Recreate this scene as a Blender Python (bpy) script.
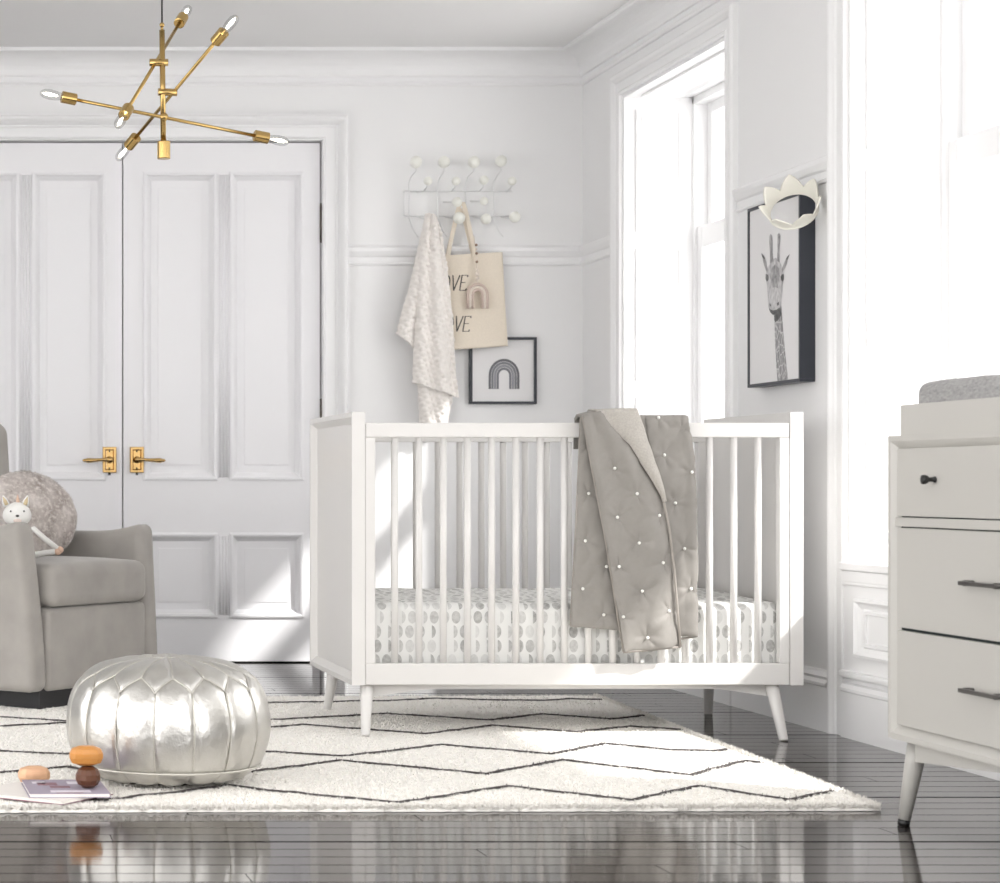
import bpy, bmesh, math, random
from mathutils import Vector, noise
random.seed(7)
for o in list(bpy.data.objects): bpy.data.objects.remove(o, do_unlink=True)
sc = bpy.context.scene
C = sc.collection
PI = math.pi
# ------------------------------------------------------------------ camera, sky, sun, exposure
F, H, VX, VY = 2117.0, 0.72, -60.0, 485.0        # focal length in pixels, eye height, principal point
cd = bpy.data.cameras.new('camera'); cam = bpy.data.objects.new('camera', cd); C.objects.link(cam)
cam.location = (0, 0, H); cam.rotation_euler = (PI/2, 0, 0)
cd.sensor_fit = 'HORIZONTAL'; cd.sensor_width = 36; cd.lens = 36*F/1000
cd.shift_x = (500-VX)/1000; cd.shift_y = (VY-441.5)/1000
cd.clip_start = 0.05; cd.clip_end = 200
cd.dof.use_dof = True; cd.dof.focus_distance = 5.9; cd.dof.aperture_fstop = 8
sc.camera = cam
w = bpy.data.worlds.new('sky'); sc.world = w; w.use_nodes = True
bg = w.node_tree.nodes['Background']; bg.inputs[0].default_value = (1.0, 0.99, 0.985, 1); bg.inputs[1].default_value = 2.0
SUN = Vector((-1, 0.8, -1.07)).normalized()
sd = bpy.data.lights.new('sun', 'SUN'); so = bpy.data.objects.new('sun', sd); C.objects.link(so)
so.location = (8, 0, 8); so.rotation_euler = SUN.to_track_quat('-Z', 'Y').to_euler()
sd.energy = 3.2; sd.angle = math.radians(1.8); sd.color = (1.0, 0.985, 0.96)
vs = sc.view_settings
vs.view_transform = 'Standard'; vs.look = 'None'; vs.gamma = 1; vs.use_curve_mapping = False
vs.exposure = 0.93

# ------------------------------------------------------------------ helpers
def P(x, y, Y):                       # a measured point of the photograph at distance Y
    return Vector(((x-VX)*Y/F, Y, H-(y-VY)*Y/F))

class MB:
    def __init__(s): s.v = []; s.f = []; s.m = []; s.sm = []
    def add(s, verts, faces, mi=0, smooth=False):
        b = len(s.v); s.v += [Vector(p) for p in verts]
        for f in faces: s.f.append([b+i for i in f]); s.m.append(mi); s.sm.append(smooth)
        return s
    def box(s, x0, x1, y0, y1, z0, z1, bev=0, mi=0, seg=2, xf=None):
        bm = bmesh.new(); bmesh.ops.create_cube(bm, size=1)
        for q in bm.verts:
            q.co = Vector(((x0+x1)/2+q.co.x*(x1-x0), (y0+y1)/2+q.co.y*(y1-y0), (z0+z1)/2+q.co.z*(z1-z0)))
        if bev: bmesh.ops.bevel(bm, geom=bm.edges[:], offset=bev, segments=seg, affect='EDGES', profile=0.6)
        bm.verts.ensure_lookup_table(); bm.verts.index_update()
        vv = [q.co.copy() for q in bm.verts]
        if xf: vv = [xf(q) for q in vv]
        s.add(vv, [[q.index for q in f.verts] for f in bm.faces], mi, False); bm.free(); return s
    def tube(s, pts, r, n=12, mi=0, cap=True, flat=None):
        pts = [Vector(p) for p in pts]; N = len(pts)
        rr = r if isinstance(r, (list, tuple)) else [r]*N
        vv = []; ff = []; prev = None
        for i, p in enumerate(pts):
            t = (pts[min(i+1, N-1)]-pts[max(i-1, 0)]).normalized()
            a = prev if prev is not None else (Vector((0, 0, 1)) if abs(t.z) < .9 else Vector((1, 0, 0)))
            a = (a-t*a.dot(t)).normalized(); prev = a; b = t.cross(a)
            for k in range(n):
                an = 2*PI*k/n; vv.append(p+(a*math.cos(an)+b*math.sin(an))*rr[i])
        for i in range(N-1):
            for k in range(n):
                k2 = (k+1) % n; ff.append([i*n+k, i*n+k2, (i+1)*n+k2, (i+1)*n+k])
        s.add(vv, ff, mi, True)
        if cap:
            s.add(vv[:n], [list(range(n))[::-1]], mi); s.add(vv[-n:], [list(range(n))], mi)
        return s
    def lathe(s, prof, n=32, c=(0, 0, 0), axis=(0, 0, 1), mi=0, smooth=True, fn=None):
        ax = Vector(axis).normalized(); c = Vector(c)
        a = Vector((1, 0, 0)) if abs(ax.x) < .8 else Vector((0, 1, 0)); a = (a-ax*a.dot(ax)).normalized(); b = ax.cross(a)
        vv = []; ff = []
        for (r, z) in prof:
            for k in range(n):
                an = 2*PI*k/n; r2, z2 = fn(r, z, an) if fn else (r, z)
                vv.append(c+ax*z2+(a*math.cos(an)+b*math.sin(an))*r2)
        for i in range(len(prof)-1):
            for k in range(n):
                k2 = (k+1) % n; ff.append([i*n+k, i*n+k2, (i+1)*n+k2, (i+1)*n+k])
        return s.add(vv, ff, mi, smooth)
    def ball(s, c, r, n=16, mi=0, sc3=(1, 1, 1), fn=None):
        c = Vector(c); vv = []; ff = []; m = n//2
        for i in range(m+1):
            th = PI*i/m
            for k in range(n):
                ph = 2*PI*k/n
                d = Vector((math.sin(th)*math.cos(ph), math.sin(th)*math.sin(ph), math.cos(th)))
                q = Vector((d.x*sc3[0], d.y*sc3[1], d.z*sc3[2]))*r
                if fn: q = fn(q, d)
                vv.append(c+q)
        for i in range(m):
            for k in range(n):
                k2 = (k+1) % n; ff.append([i*n+k, (i+1)*n+k, (i+1)*n+k2, i*n+k2])
        return s.add(vv, ff, mi, True)
    def rbox(s, hx, hy, hz, r, xf, k=4, m=8, mi=0):     # rounded soft box, xf maps local to world
        def ax(h):
            return [-h+r*(1-math.cos(PI/2*i/k)) for i in range(k)] + [-h+r+(2*h-2*r)*i/m for i in range(m+1)] + [h-r+r*math.sin(PI/2*i/k) for i in range(1, k+1)]
        A = [ax(hx), ax(hy), ax(hz)]; hh = (hx, hy, hz)
        def put(q):
            inn = Vector([max(-hh[i]+r, min(hh[i]-r, q[i])) for i in range(3)]); d = q-inn
            return xf(inn+d.normalized()*r) if d.length > 1e-9 else xf(q)
        for a in range(3):
            b, c = (a+1) % 3, (a+2) % 3
            for sg in (-1, 1):
                vv = []; ff = []; nb, nc = len(A[b]), len(A[c])
                for i in range(nb):
                    for j in range(nc):
                        q = Vector((0, 0, 0)); q[a] = sg*hh[a]; q[b] = A[b][i]; q[c] = A[c][j]; vv.append(put(q))
                for i in range(nb-1):
                    for j in range(nc-1):
                        f = [i*nc+j, (i+1)*nc+j, (i+1)*nc+j+1, i*nc+j+1]; ff.append(f if sg > 0 else f[::-1])
                s.add(vv, ff, mi, True)
        return s
    def prism(s, pts, off, mi=0, smooth=False):          # polygon (3-D points) extruded by a vector
        n = len(pts); off = Vector(off); a = [Vector(p) for p in pts]; b = [p+off for p in a]
        return s.add(a+b, [list(range(n))[::-1], list(range(n, 2*n))]+[[i, (i+1) % n, n+(i+1) % n, n+i] for i in range(n)], mi, smooth)
    def sheet(s, g, off, mi=0):                          # grid of points given a thickness
        nr, nc = len(g), len(g[0]); vv = []
        for row in g: vv += row
        if off is None: b = []
        else:
            for i, row in enumerate(g):
                for j, p in enumerate(row):
                    du = g[i][min(j+1, nc-1)]-g[i][max(j-1, 0)]; dv = g[min(i+1, nr-1)][j]-g[max(i-1, 0)][j]
                    nn = du.cross(dv); nn = nn.normalized() if nn.length > 1e-9 else Vector((0, -1, 0))
                    vv.append(p+nn*off)
        ff = []; N = nr*nc
        for i in range(nr-1):
            for j in range(nc-1):
                f = [i*nc+j, i*nc+j+1, (i+1)*nc+j+1, (i+1)*nc+j]; ff.append(f)
                if off is not None: ff.append([N+q for q in f][::-1])
        if off is not None:
            for i in range(nr-1):
                ff.append([i*nc, (i+1)*nc, N+(i+1)*nc, N+i*nc]); e = nc-1
                ff.append([i*nc+e, N+i*nc+e, N+(i+1)*nc+e, (i+1)*nc+e])
            for j in range(nc-1):
                ff.append([j, N+j, N+j+1, j+1]); e = (nr-1)*nc
                ff.append([e+j, e+j+1, N+e+j+1, N+e+j])
        return s.add(vv, ff, mi, True)
    def build(s, name, mat, parent=None, merge=True, fix=True):
        me = bpy.data.meshes.new(name)
        if parent is not None: org = parent.matrix_world_loc
        else:
            xs = [q.x for q in s.v]; ys = [q.y for q in s.v]; zs = [q.z for q in s.v]
            org = Vector(((min(xs)+max(xs))/2, (min(ys)+max(ys))/2, min(zs)))
        me.from_pydata([q-org for q in s.v], [], s.f)
        for i, p in enumerate(me.polygons): p.material_index = s.m[i]; p.use_smooth = s.sm[i]
        for m in (mat if isinstance(mat, (list, tuple)) else [mat]): me.materials.append(m)
        bm = bmesh.new(); bm.from_mesh(me)
        if merge: bmesh.ops.remove_doubles(bm, verts=bm.verts[:], dist=1e-5)
        if fix: bmesh.ops.recalc_face_normals(bm, faces=bm.faces[:])
        bm.to_mesh(me); bm.free()
        o = bpy.data.objects.new(name, me); C.objects.link(o)
        if parent is not None: o.parent = parent
        else: o.location = org
        LOC[o.name] = org
        return o

LOC = {}
bpy.types.Object.matrix_world_loc = property(lambda s: LOC[s.name])
def thing(name, label, cat, loc, group=None):
    o = bpy.data.objects.new(name, None); C.objects.link(o); o.location = loc; o.empty_display_size = .05
    LOC[o.name] = Vector(loc); o['label'] = label; o['category'] = cat
    if group: o['group'] = group
    return o
def tag(o, label, cat, group=None):
    o['label'] = label; o['category'] = cat
    if group: o['group'] = group
    return o
def struct(o): o['kind'] = 'structure'; return o

# ------------------------------------------------------------------ materials
class NT:
    def __init__(s, name):
        s.m = bpy.data.materials.new(name); s.m.use_nodes = True; s.t = s.m.node_tree; s.b = s.t.nodes['Principled BSDF']
    def n(s, typ, **kw):
        q = s.t.nodes.new(typ)
        for k, v in kw.items(): setattr(q, k, v)
        return q
    def l(s, a, b): s.t.links.new(a, b)
    def mt(s, op, a, b=None, c=None):
        q = s.n('ShaderNodeMath', operation=op)
        for i, x in enumerate((a, b, c)):
            if x is None: continue
            if isinstance(x, (int, float)): q.inputs[i].default_value = x
            else: s.l(x, q.inputs[i])
        return q.outputs[0]
    def mix(s, f, a, b):
        q = s.n('ShaderNodeMix', data_type='RGBA')
        for i, x in ((0, f), (6, a), (7, b)):
            if isinstance(x, (int, float)): q.inputs[i].default_value = x
            elif isinstance(x, tuple): q.inputs[i].default_value = (*x, 1)
            else: s.l(x, q.inputs[i])
        return q.outputs[2]
    def bump(s, h, st, dist=.01):
        q = s.n('ShaderNodeBump'); q.inputs['Strength'].default_value = st; q.inputs['Distance'].default_value = dist
        s.l(h, q.inputs['Height']); s.l(q.outputs[0], s.b.inputs['Normal'])
def mat(name, col, rough=.5, metal=0, nscale=None, namp=.04, bump=0, bdist=.002, stretch=(1, 1, 1), sheen=0, coat=0, detail=3):
    t = NT(name); t.b.inputs['Roughness'].default_value = rough; t.b.inputs['Metallic'].default_value = metal
    t.b.inputs['Base Color'].default_value = (*col, 1)
    if sheen: t.b.inputs['Sheen Weight'].default_value = sheen; t.b.inputs['Sheen Roughness'].default_value = .4
    if coat: t.b.inputs['Coat Weight'].default_value = coat; t.b.inputs['Coat Roughness'].default_value = .08
    tc = t.n('ShaderNodeTexCoord'); mp = t.n('ShaderNodeMapping'); mp.inputs['Scale'].default_value = stretch
    t.l(tc.outputs['Object'], mp.inputs[0])
    nz = t.n('ShaderNodeTexNoise'); nz.inputs['Scale'].default_value = nscale or 6; nz.inputs['Detail'].default_value = detail
    t.l(mp.outputs[0], nz.inputs['Vector'])
    lo = tuple(max(0, c*(1-namp)) for c in col); hi = tuple(min(1, c*(1+namp)) for c in col)
    t.l(t.mix(nz.outputs[0], lo, hi), t.b.inputs['Base Color'])
    if bump: t.bump(nz.outputs[0], bump, bdist)
    return t.m
WALL = mat('wall_paint', (.86, .857, .857), .6, nscale=3, namp=.012)
CEIL = mat('ceiling_paint', (.84, .835, .83), .7, nscale=3, namp=.012)
TRIM = mat('trim_paint', (.88, .878, .88), .35, nscale=4, namp=.012)
DOORM = mat('door_paint', (.88, .875, .89), .35, nscale=4, namp=.015, bump=.04)
CRIBM = mat('crib_lacquer', (.70, .685, .665), .28, nscale=5, namp=.008)
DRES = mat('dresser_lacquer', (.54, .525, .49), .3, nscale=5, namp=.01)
SLAT = CRIBM
BRASS = mat('brushed_brass', (.50, .34, .13), .25, 1, nscale=30, namp=.12)
GOLD = mat('polished_gold_brass', (.58, .385, .16), .22, 1, nscale=25, namp=.1)
BLACK = mat('black_metal', (.035, .035, .035), .35, .6, nscale=10)
GUN = mat('gunmetal', (.16, .155, .15), .3, 1, nscale=10)
BLKF = mat('black_frame_paint', (.03, .034, .045), .4, nscale=10)
PLINTH = mat('black_plinth', (.01, .01, .012), .4)
DARKGAP = mat('dark_gap', (.02, .028, .028), .8)
HINGE = mat('dark_hinge', (.12, .1, .08), .5, .7)
VELVET = mat('grey_velvet', (.355, .335, .31), .8, nscale=9, namp=.22, sheen=.35, bump=.06, bdist=.01)
PIPING = mat('pale_piping', (.50, .48, .45), .8)
QUILT = mat('taupe_quilt_cotton', (.265, .249, .228), .75, nscale=90, namp=.05, sheen=.15, bump=.05)
LINING = mat('quilt_lining_weave', (.42, .395, .36), .85, nscale=220, namp=.22, bump=.3)
BIND = mat('quilt_binding', (.33, .30, .27), .7)
TUFT = mat('white_tuft_thread', (.85, .84, .80), .8)
MINKY = mat('cream_minky', (.82, .78, .74), .9, nscale=60, namp=.05, sheen=.4)
TOTE = mat('natural_canvas', (.76, .68, .57), .9, nscale=160, namp=.07, bump=.15)
INK = mat('black_ink', (.06, .055, .05), .8)
BALLM = mat('white_hook_paint', (.86, .86, .80), .3)
WIREM = mat('white_wire', (.80, .80, .80), .35)
PRINT = mat('print_paper', (.78, .77, .77), .6, nscale=4, namp=.01)
WOODP = mat('pale_wood', (.72, .43, .26), .5, nscale=14, namp=.35, stretch=(1, 1, 5))
WOODO = mat('orange_wood', (.58, .25, .055), .35, nscale=12, namp=.2, stretch=(1, 1, 6))
WOODB = mat('dark_brown_wood', (.11, .04, .018), .35, nscale=12, namp=.3, stretch=(1, 1, 8))
LAV = mat('lavender_cover', (.36, .315, .39), .6, nscale=14, namp=.06)
PAGES = mat('page_paper', (.84, .81, .76), .8)
COVER = mat('white_cover', (.84, .80, .76), .5)
ROSE = mat('rose_cover_print', (.26, .14, .17), .6)
PALEV = mat('pale_violet_print', (.70, .66, .72), .6)
PLUSH = mat('white_plush', (.86, .85, .82), .95, nscale=140, namp=.05, bump=.5, sheen=.3)
PEACH = mat('peach_felt', (.72, .50, .38), .9)
TANF = mat('tan_felt', (.66, .54, .34), .9)
CROWNM = mat('ivory_felt', (.84, .82, .74), .8, nscale=60, namp=.03)
CHARM = mat('rose_clay', (.60, .48, .42), .8, nscale=60, namp=.06)
CHARM2 = mat('pale_clay', (.78, .70, .62), .8)
BEADM = mat('brown_bead', (.30, .20, .14), .6)
GREYK = mat('grey_rug_ink', (.2, .2, .22), .8)
CABLE = mat('black_cable', (.02, .018, .015), .5)

def glass(name, k=.06, tint=1.0):
    t = NT(name); t.t.nodes.remove(t.b)
    tr = t.n('ShaderNodeBsdfTransparent'); tr.inputs[0].default_value = (tint, tint, tint, 1); gl = t.n('ShaderNodeBsdfGlossy'); gl.inputs['Roughness'].default_value = .02
    lw = t.n('ShaderNodeLayerWeight'); lw.inputs[0].default_value = .3
    fr = t.mt('ADD', k, t.mt('MULTIPLY', t.mt('POWER', lw.outputs['Facing'], 4.0), .4))
    mx = t.n('ShaderNodeMixShader'); t.l(fr, mx.inputs[0]); t.l(tr.outputs[0], mx.inputs[1]); t.l(gl.outputs[0], mx.inputs[2])
    t.l(mx.outputs[0], t.t.nodes['Material Output'].inputs[0]); return t.m
PANE = glass('window_glass'); BULBG = glass('bulb_glass', .1, .88)
t = NT('lit_filament'); t.b.inputs['Emission Color'].default_value = (1, .93, .78, 1); t.b.inputs['Emission Strength'].default_value = 14
FIL = t.m

YO = (-1.65+8.76)/2      # the floor's own origin lies at its middle
def floor_mat():
    t = NT('dark_painted_planks'); tc = t.n('ShaderNodeTexCoord'); sp = t.n('ShaderNodeSeparateXYZ'); t.l(tc.outputs['Object'], sp.inputs[0])
    x, y = sp.outputs[0], sp.outputs[1]
    r = t.mt('DIVIDE', t.mt('ADD', y, YO-5.49), .087); ri = t.mt('FLOOR', r); rf = t.mt('FRACT', r)
    wn = t.n('ShaderNodeTexWhiteNoise', noise_dimensions='1D'); t.l(ri, wn.inputs['W'])
    xs = t.mt('ADD', t.mt('DIVIDE', x, 2.4), t.mt('MULTIPLY', wn.outputs[0], 7.0)); xi = t.mt('FLOOR', xs); xf = t.mt('FRACT', xs)
    w2 = t.n('ShaderNodeTexWhiteNoise', noise_dimensions='2D'); cb = t.n('ShaderNodeCombineXYZ'); t.l(ri, cb.inputs[0]); t.l(xi, cb.inputs[1]); t.l(cb.outputs[0], w2.inputs['Vector'])
    r7 = t.mt('FRACT', t.mt('ADD', t.mt('DIVIDE', t.mt('ADD', y, YO-5.49), .609), 0.0)); big = t.mt('LESS_THAN', t.mt('MINIMUM', r7, t.mt('SUBTRACT', 1.0, r7)), .012)
    gap = t.mt('MAXIMUM', big, t.mt('LESS_THAN', t.mt('MINIMUM', rf, t.mt('SUBTRACT', 1.0, rf)), .028))
    gx = t.mt('LESS_THAN', xf, .0009)
    g = t.mt('MAXIMUM', gap, gx)
    mp = t.n('ShaderNodeMapping'); mp.inputs['Scale'].default_value = (1.2, 30, 1); t.l(tc.outputs['Object'], mp.inputs[0])
    nz = t.n('ShaderNodeTexNoise'); nz.inputs['Scale'].default_value = 3; nz.inputs['Detail'].default_value = 6; t.l(mp.outputs[0], nz.inputs[0])
    base = t.mix(w2.outputs[0], (.024, .018, .016), (.046, .036, .033))
    base = t.mix(t.mt('MULTIPLY', nz.outputs[0], .5), base, (.07, .062, .06))
    t.l(t.mix(g, base, (.004, .004, .004)), t.b.inputs['Base Color'])
    t.l(t.mt('ADD', t.mt('MULTIPLY', g, .6), t.mt('ADD', t.mt('MULTIPLY', nz.outputs[0], .08), t.mt('ADD', .0, t.mt('MULTIPLY', w2.outputs[0], .05)))), t.b.inputs['Roughness'])
    t.l(t.mt('MULTIPLY', t.mt('SUBTRACT', 1.0, t.mt('MULTIPLY', g, .97)), .42), t.b.inputs['Specular IOR Level'])
    cup = t.mt('POWER', t.mt('ABSOLUTE', t.mt('SUBTRACT', rf, .5)), 2)
    hgt = t.mt('ADD', t.mt('MULTIPLY', nz.outputs[0], .30), t.mt('MULTIPLY', cup, .5))
    t.bump(hgt, .3, .0015)
    return t.m
FLOORM = floor_mat()

def sheet_mat():
    t = NT('spotted_sheet'); tc = t.n('ShaderNodeTexCoord'); sp = t.n('ShaderNodeSeparateXYZ'); t.l(tc.outputs['Object'], sp.inputs[0])
    v = t.mt('DIVIDE', t.mt('ADD', sp.outputs[1], sp.outputs[2]), .041); vi = t.mt('FLOOR', v); vf = t.mt('SUBTRACT', t.mt('FRACT', v), .5)
    wr = t.n('ShaderNodeTexWhiteNoise', noise_dimensions='1D'); t.l(vi, wr.inputs['W'])
    u = t.mt('ADD', t.mt('DIVIDE', sp.outputs[0], .031), wr.outputs[0]); ui = t.mt('FLOOR', u); uf = t.mt('SUBTRACT', t.mt('FRACT', u), .5)
    cb = t.n('ShaderNodeCombineXYZ'); t.l(ui, cb.inputs[0]); t.l(vi, cb.inputs[1])
    wn = t.n('ShaderNodeTexWhiteNoise', noise_dimensions='2D'); t.l(cb.outputs[0], wn.inputs['Vector'])
    sc2 = t.n('ShaderNodeSeparateColor'); t.l(wn.outputs['Color'], sc2.inputs[0])
    d = t.mt('ADD', t.mt('POWER', t.mt('ABSOLUTE', t.mt('DIVIDE', uf, .40)), 2), t.mt('POWER', t.mt('ABSOLUTE', t.mt('DIVIDE', vf, .44)), 2))
    ins = t.mt('LESS_THAN', d, 1.0)
    half = t.mt('MAXIMUM', t.mt('GREATER_THAN', uf, .04), t.mt('GREATER_THAN', sc2.outputs[0], .6))
    k = t.mt('MULTIPLY', t.mt('MULTIPLY', ins, half), t.mt('ADD', .25, t.mt('MULTIPLY', sc2.outputs[1], .75)))
    nz = t.n('ShaderNodeTexNoise'); nz.inputs['Scale'].default_value = 120; t.l(tc.outputs['Object'], nz.inputs[0])
    k = t.mt('MULTIPLY', k, t.mt('ADD', .2, t.mt('MULTIPLY', nz.outputs[0], 1.3)))
    t.l(t.mix(k, (.86, .86, .84), (.40, .395, .38)), t.b.inputs['Base Color']); t.b.inputs['Roughness'].default_value = .85
    return t.m
SHEETM = sheet_mat()

def fur_mat():
    t = NT('mottled_fur'); tc = t.n('ShaderNodeTexCoord')
    n1 = t.n('ShaderNodeTexNoise'); n1.inputs['Scale'].default_value = 16; n1.inputs['Detail'].default_value = 5; t.l(tc.outputs['Object'], n1.inputs[0])
    n2 = t.n('ShaderNodeTexNoise'); n2.inputs['Scale'].default_value = 75; n2.inputs['Detail'].default_value = 4; t.l(tc.outputs['Object'], n2.inputs[0])
    a = t.mix(t.mt('MULTIPLY', t.mt('SUBTRACT', n1.outputs[0], .3), 2.5), (.28, .235, .21), (.62, .57, .54))
    q = t.mt('MULTIPLY', t.mt('SUBTRACT', n2.outputs[0], .46), 4.0)
    t.l(t.mix(q, a, (.70, .65, .61)), t.b.inputs['Base Color']); t.b.inputs['Roughness'].default_value = .9
    t.b.inputs['Sheen Weight'].default_value = .4; t.bump(n2.outputs[0], .6, .004); return t.m
FUR = fur_mat()
def silver_mat():
    t = NT('silver_leather'); tc = t.n('ShaderNodeTexCoord')
    n1 = t.n('ShaderNodeTexNoise'); n1.inputs['Scale'].default_value = 26; n1.inputs['Detail'].default_value = 6; n1.inputs['Roughness'].default_value = .65; t.l(tc.outputs['Object'], n1.inputs[0])
    t.b.inputs['Metallic'].default_value = 1
    t.l(t.mix(n1.outputs[0], (.60, .585, .55), (.74, .73, .70)), t.b.inputs['Base Color'])
    t.l(t.mt('ADD', .24, t.mt('MULTIPLY', n1.outputs[0], .2)), t.b.inputs['Roughness']); t.bump(n1.outputs[0], .32, .008); return t.m
SILVER = silver_mat()
STITCH = mat('silver_stitching', (.62, .60, .55), .45, .6)
def rib_mat():
    t = NT('grey_knit'); tc = t.n('ShaderNodeTexCoord'); mp = t.n('ShaderNodeMapping'); mp.inputs['Scale'].default_value = (1, .35, 1); t.l(tc.outputs['Object'], mp.inputs[0])
    wv = t.n('ShaderNodeTexNoise'); wv.inputs['Scale'].default_value = 220; wv.inputs['Detail'].default_value = 2; t.l(mp.outputs[0], wv.inputs[0])
    t.l(t.mix(wv.outputs[0], (.20, .20, .20), (.52, .51, .50)), t.b.inputs['Base Color']); t.b.inputs['Roughness'].default_value = .95; t.bump(wv.outputs[0], .8, .004); return t.m
KNIT = rib_mat()
RUGM = mat('ivory_pile', (.86, .835, .79), .95, nscale=70, namp=.04, sheen=.2)
RUGL = mat('charcoal_pile', (.07, .062, .06), .95)

# ------------------------------------------------------------------ room shell
XW, YB, ZC = 2.60, 8.56, 2.468
XL, YF = -3.2, -1.65
m = MB().box(XL, 3.2, YF, YB+.2, -.1, 0); fl = struct(m.build('floor', FLOORM)); 
m = MB().box(XL, 3.2, 1.6, YB+.2, ZC, ZC+.1); struct(m.build('ceiling', CEIL))
DX0, DXM, DX1, DH = -.061, .740, 1.541, 2.107
m = MB(); m.box(XL, DX0-.003, YB, YB+.15, 0, ZC); m.box(DX1+.003, 3.2, YB, YB+.15, 0, ZC); m.box(DX0-.003, DX1+.003, YB, YB+.15, DH+.004, ZC)
m.box(DX0-.05, DX1+.05, YB+.1, YB+.15, 0, DH+.05, mi=1)
struct(m.build('wall_back', [WALL, DARKGAP]))
MB().box(XL, XW, -1.65, -1.5, 0, 2.3).build('wall_front', WALL)['kind'] = 'structure'  # unseen wall added behind the camera, for greyer pouf reflections and soft fill
m = MB().box(XL-.15, XL, 5.8, YB, 0, ZC); struct(m.build('wall_left', WALL))
W1 = (6.98, 8.06); W2 = (3.3, 6.06); SILL = .50; HEAD = 2.205; XO = 3.12; XS = 2.86
m = MB(); ye = 2.0
for a, b in ((ye, W2[0]), (W2[1], W1[0]), (W1[1], YB)): m.box(XW, XO, a, b, 0, ZC)
for a, b in (W1, W2):
    m.box(XW, XO, a, b, HEAD, ZC); m.box(XW, XO, a, b, 0, SILL-.02)
struct(m.build('wall_right', WALL))

def run(profile, path, name, material, closed=False, mi=0):
    # sweep a profile (n, z) along wall path [(x,y,nx,ny)...]; n is distance out from the wall along the normal
    vv = []; ff = []; k = len(profile)
    for (x, y, nx, ny) in path:
        for (n, z) in profile: vv.append((x+nx*n, y+ny*n, z))
    for i in range(len(path)-1):
        for j in range(k-1): ff.append([i*k+j, i*k+j+1, (i+1)*k+j+1, (i+1)*k+j])
    return MB().add(vv, ff)
def arc(n0, z0, n1, z1, s=8, inv=False):
    out = []
    for i in range(s+1):
        a = PI/2*i/s
        if inv: out.append((n0+(n1-n0)*(1-math.cos(a)), z0+(z1-z0)*math.sin(a)))
        else: out.append((n0+(n1-n0)*math.sin(a), z0+(z1-z0)*(1-math.cos(a))))
    return out
corn = [(0, 2.335), (.008, 2.337), (.012, 2.345), (.008, 2.353), (.006, 2.37), (.014, 2.372), (.016, 2.38)] + [(p[0], p[1]) for p in arc(.016, 2.383, .098, 2.452, inv=True)] + [(.104, 2.452), (.112, 2.456), (.112, 2.468)]
m = run(corn, [(XL, YB, 0, -1), (XW, YB, -1, -1), (XW, 2.0, -1, 0)], '', None)
struct(m.build('trim_1', TRIM))
rail = [(0, 1.606), (.008, 1.608), (.011, 1.614), (.006, 1.620), (.006, 1.640), (.012, 1.646), (.020, 1.664), (.021, 1.676), (.015, 1.684), (0, 1.688)]
m = run(rail, [(DX1+.11, YB, 0, -1), (XW, YB, -1, -1), (XW, W1[1]+.088, -1, 0)], '', None); struct(m.build('trim_2', TRIM))
m = run(rail, [(XW, W1[0]-.088, -1, 0), (XW, W2[1]+.096, -1, 0)], '', None); struct(m.build('trim_3', TRIM))
base = [(.022, 0), (.022, .13), (.026, .134), (.026, .142), (.016, .152), (.020, .160), (.012, .172), (0, .178)]
struct(run(base, [(DX1+.11, YB, 0, -1), (XW, YB, -1, -1), (XW, W2[1]+.095, -1, 0)], '', None).build('baseboard_back', TRIM))
struct(run(base, [(XW, W2[1], -1, 0), (XW, ye, -1, 0)], '', None).build('baseboard_right', TRIM))
# casing: profile across the casing width, mitred around an opening in a wall plane
def casing(name, prof, a0, a1, z0, z1, tow):
    # prof: (t outward from opening, n out of wall); tow(a,z,n) -> world
    vv = []; ff = []; k = len(prof)
    for (a, z, sa, sz) in ((a0, z0, -1, 0), (a0, z1, -1, 1), (a1, z1, 1, 1), (a1, z0, 1, 0)):
        for (tt, n) in prof: vv.append(tow(a+sa*tt, z+sz*tt, n))
    for i in range(3):
        for j in range(k-1): ff.append([i*k+j, i*k+j+1, (i+1)*k+j+1, (i+1)*k+j])
    return struct(MB().add(vv, ff).build(name, TRIM))
cp = [(0, 0), (0, .016), (.006, .022), (.012, .016), (.016, .012), (.052, .012), (.056, .018), (.062, .018), (.066, .024), (.074, .036), (.084, .044), (.092, .044), (.098, .036), (.104, .036), (.108, 0)]
casing('trim_4', cp, DX0-.003, DX1+.003, 0, DH+.004, lambda a, z, n: (a, YB-n, z))
wp = [(0, 0), (0, .014), (.008, .017), (.014, .013), (.017, .011), (.048, .011), (.052, .016), (.058, .019), (.065, .025), (.074, .027), (.080, .025), (.086, .018), (.086, 0)]
casing('trim_5', wp, W1[0], W1[1], 0, HEAD, lambda a, z, n: (XW-n, a, z) if z > .3 else (XW-n, a, z))
wp2 = [(q*1.1, n) for q, n in wp]
casing('trim_6', wp2, W2[0], W2[1], 0, HEAD, lambda a, z, n: (XW-n, a, z))

def frame_ring(m, a0, a1, b0, b1, prof, put, mi=0):
    # rectangular moulding ring; prof (t inward from the rectangle, n out); put(a,b,n)
    k = len(prof); vv = []; ff = []
    for (a, b, sa, sb) in ((a0, b0, 1, 1), (a1, b0, -1, 1), (a1, b1, -1, -1), (a0, b1, 1, -1)):
        for (tt, n) in prof: vv.append(put(a+sa*tt, b+sb*tt, n))
    for i in range(4):
        i2 = (i+1) % 4
        for j in range(k-1): ff.append([i*k+j, i*k+j+1, i2*k+j+1, i2*k+j])
    return m.add(vv, ff, mi)
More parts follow.
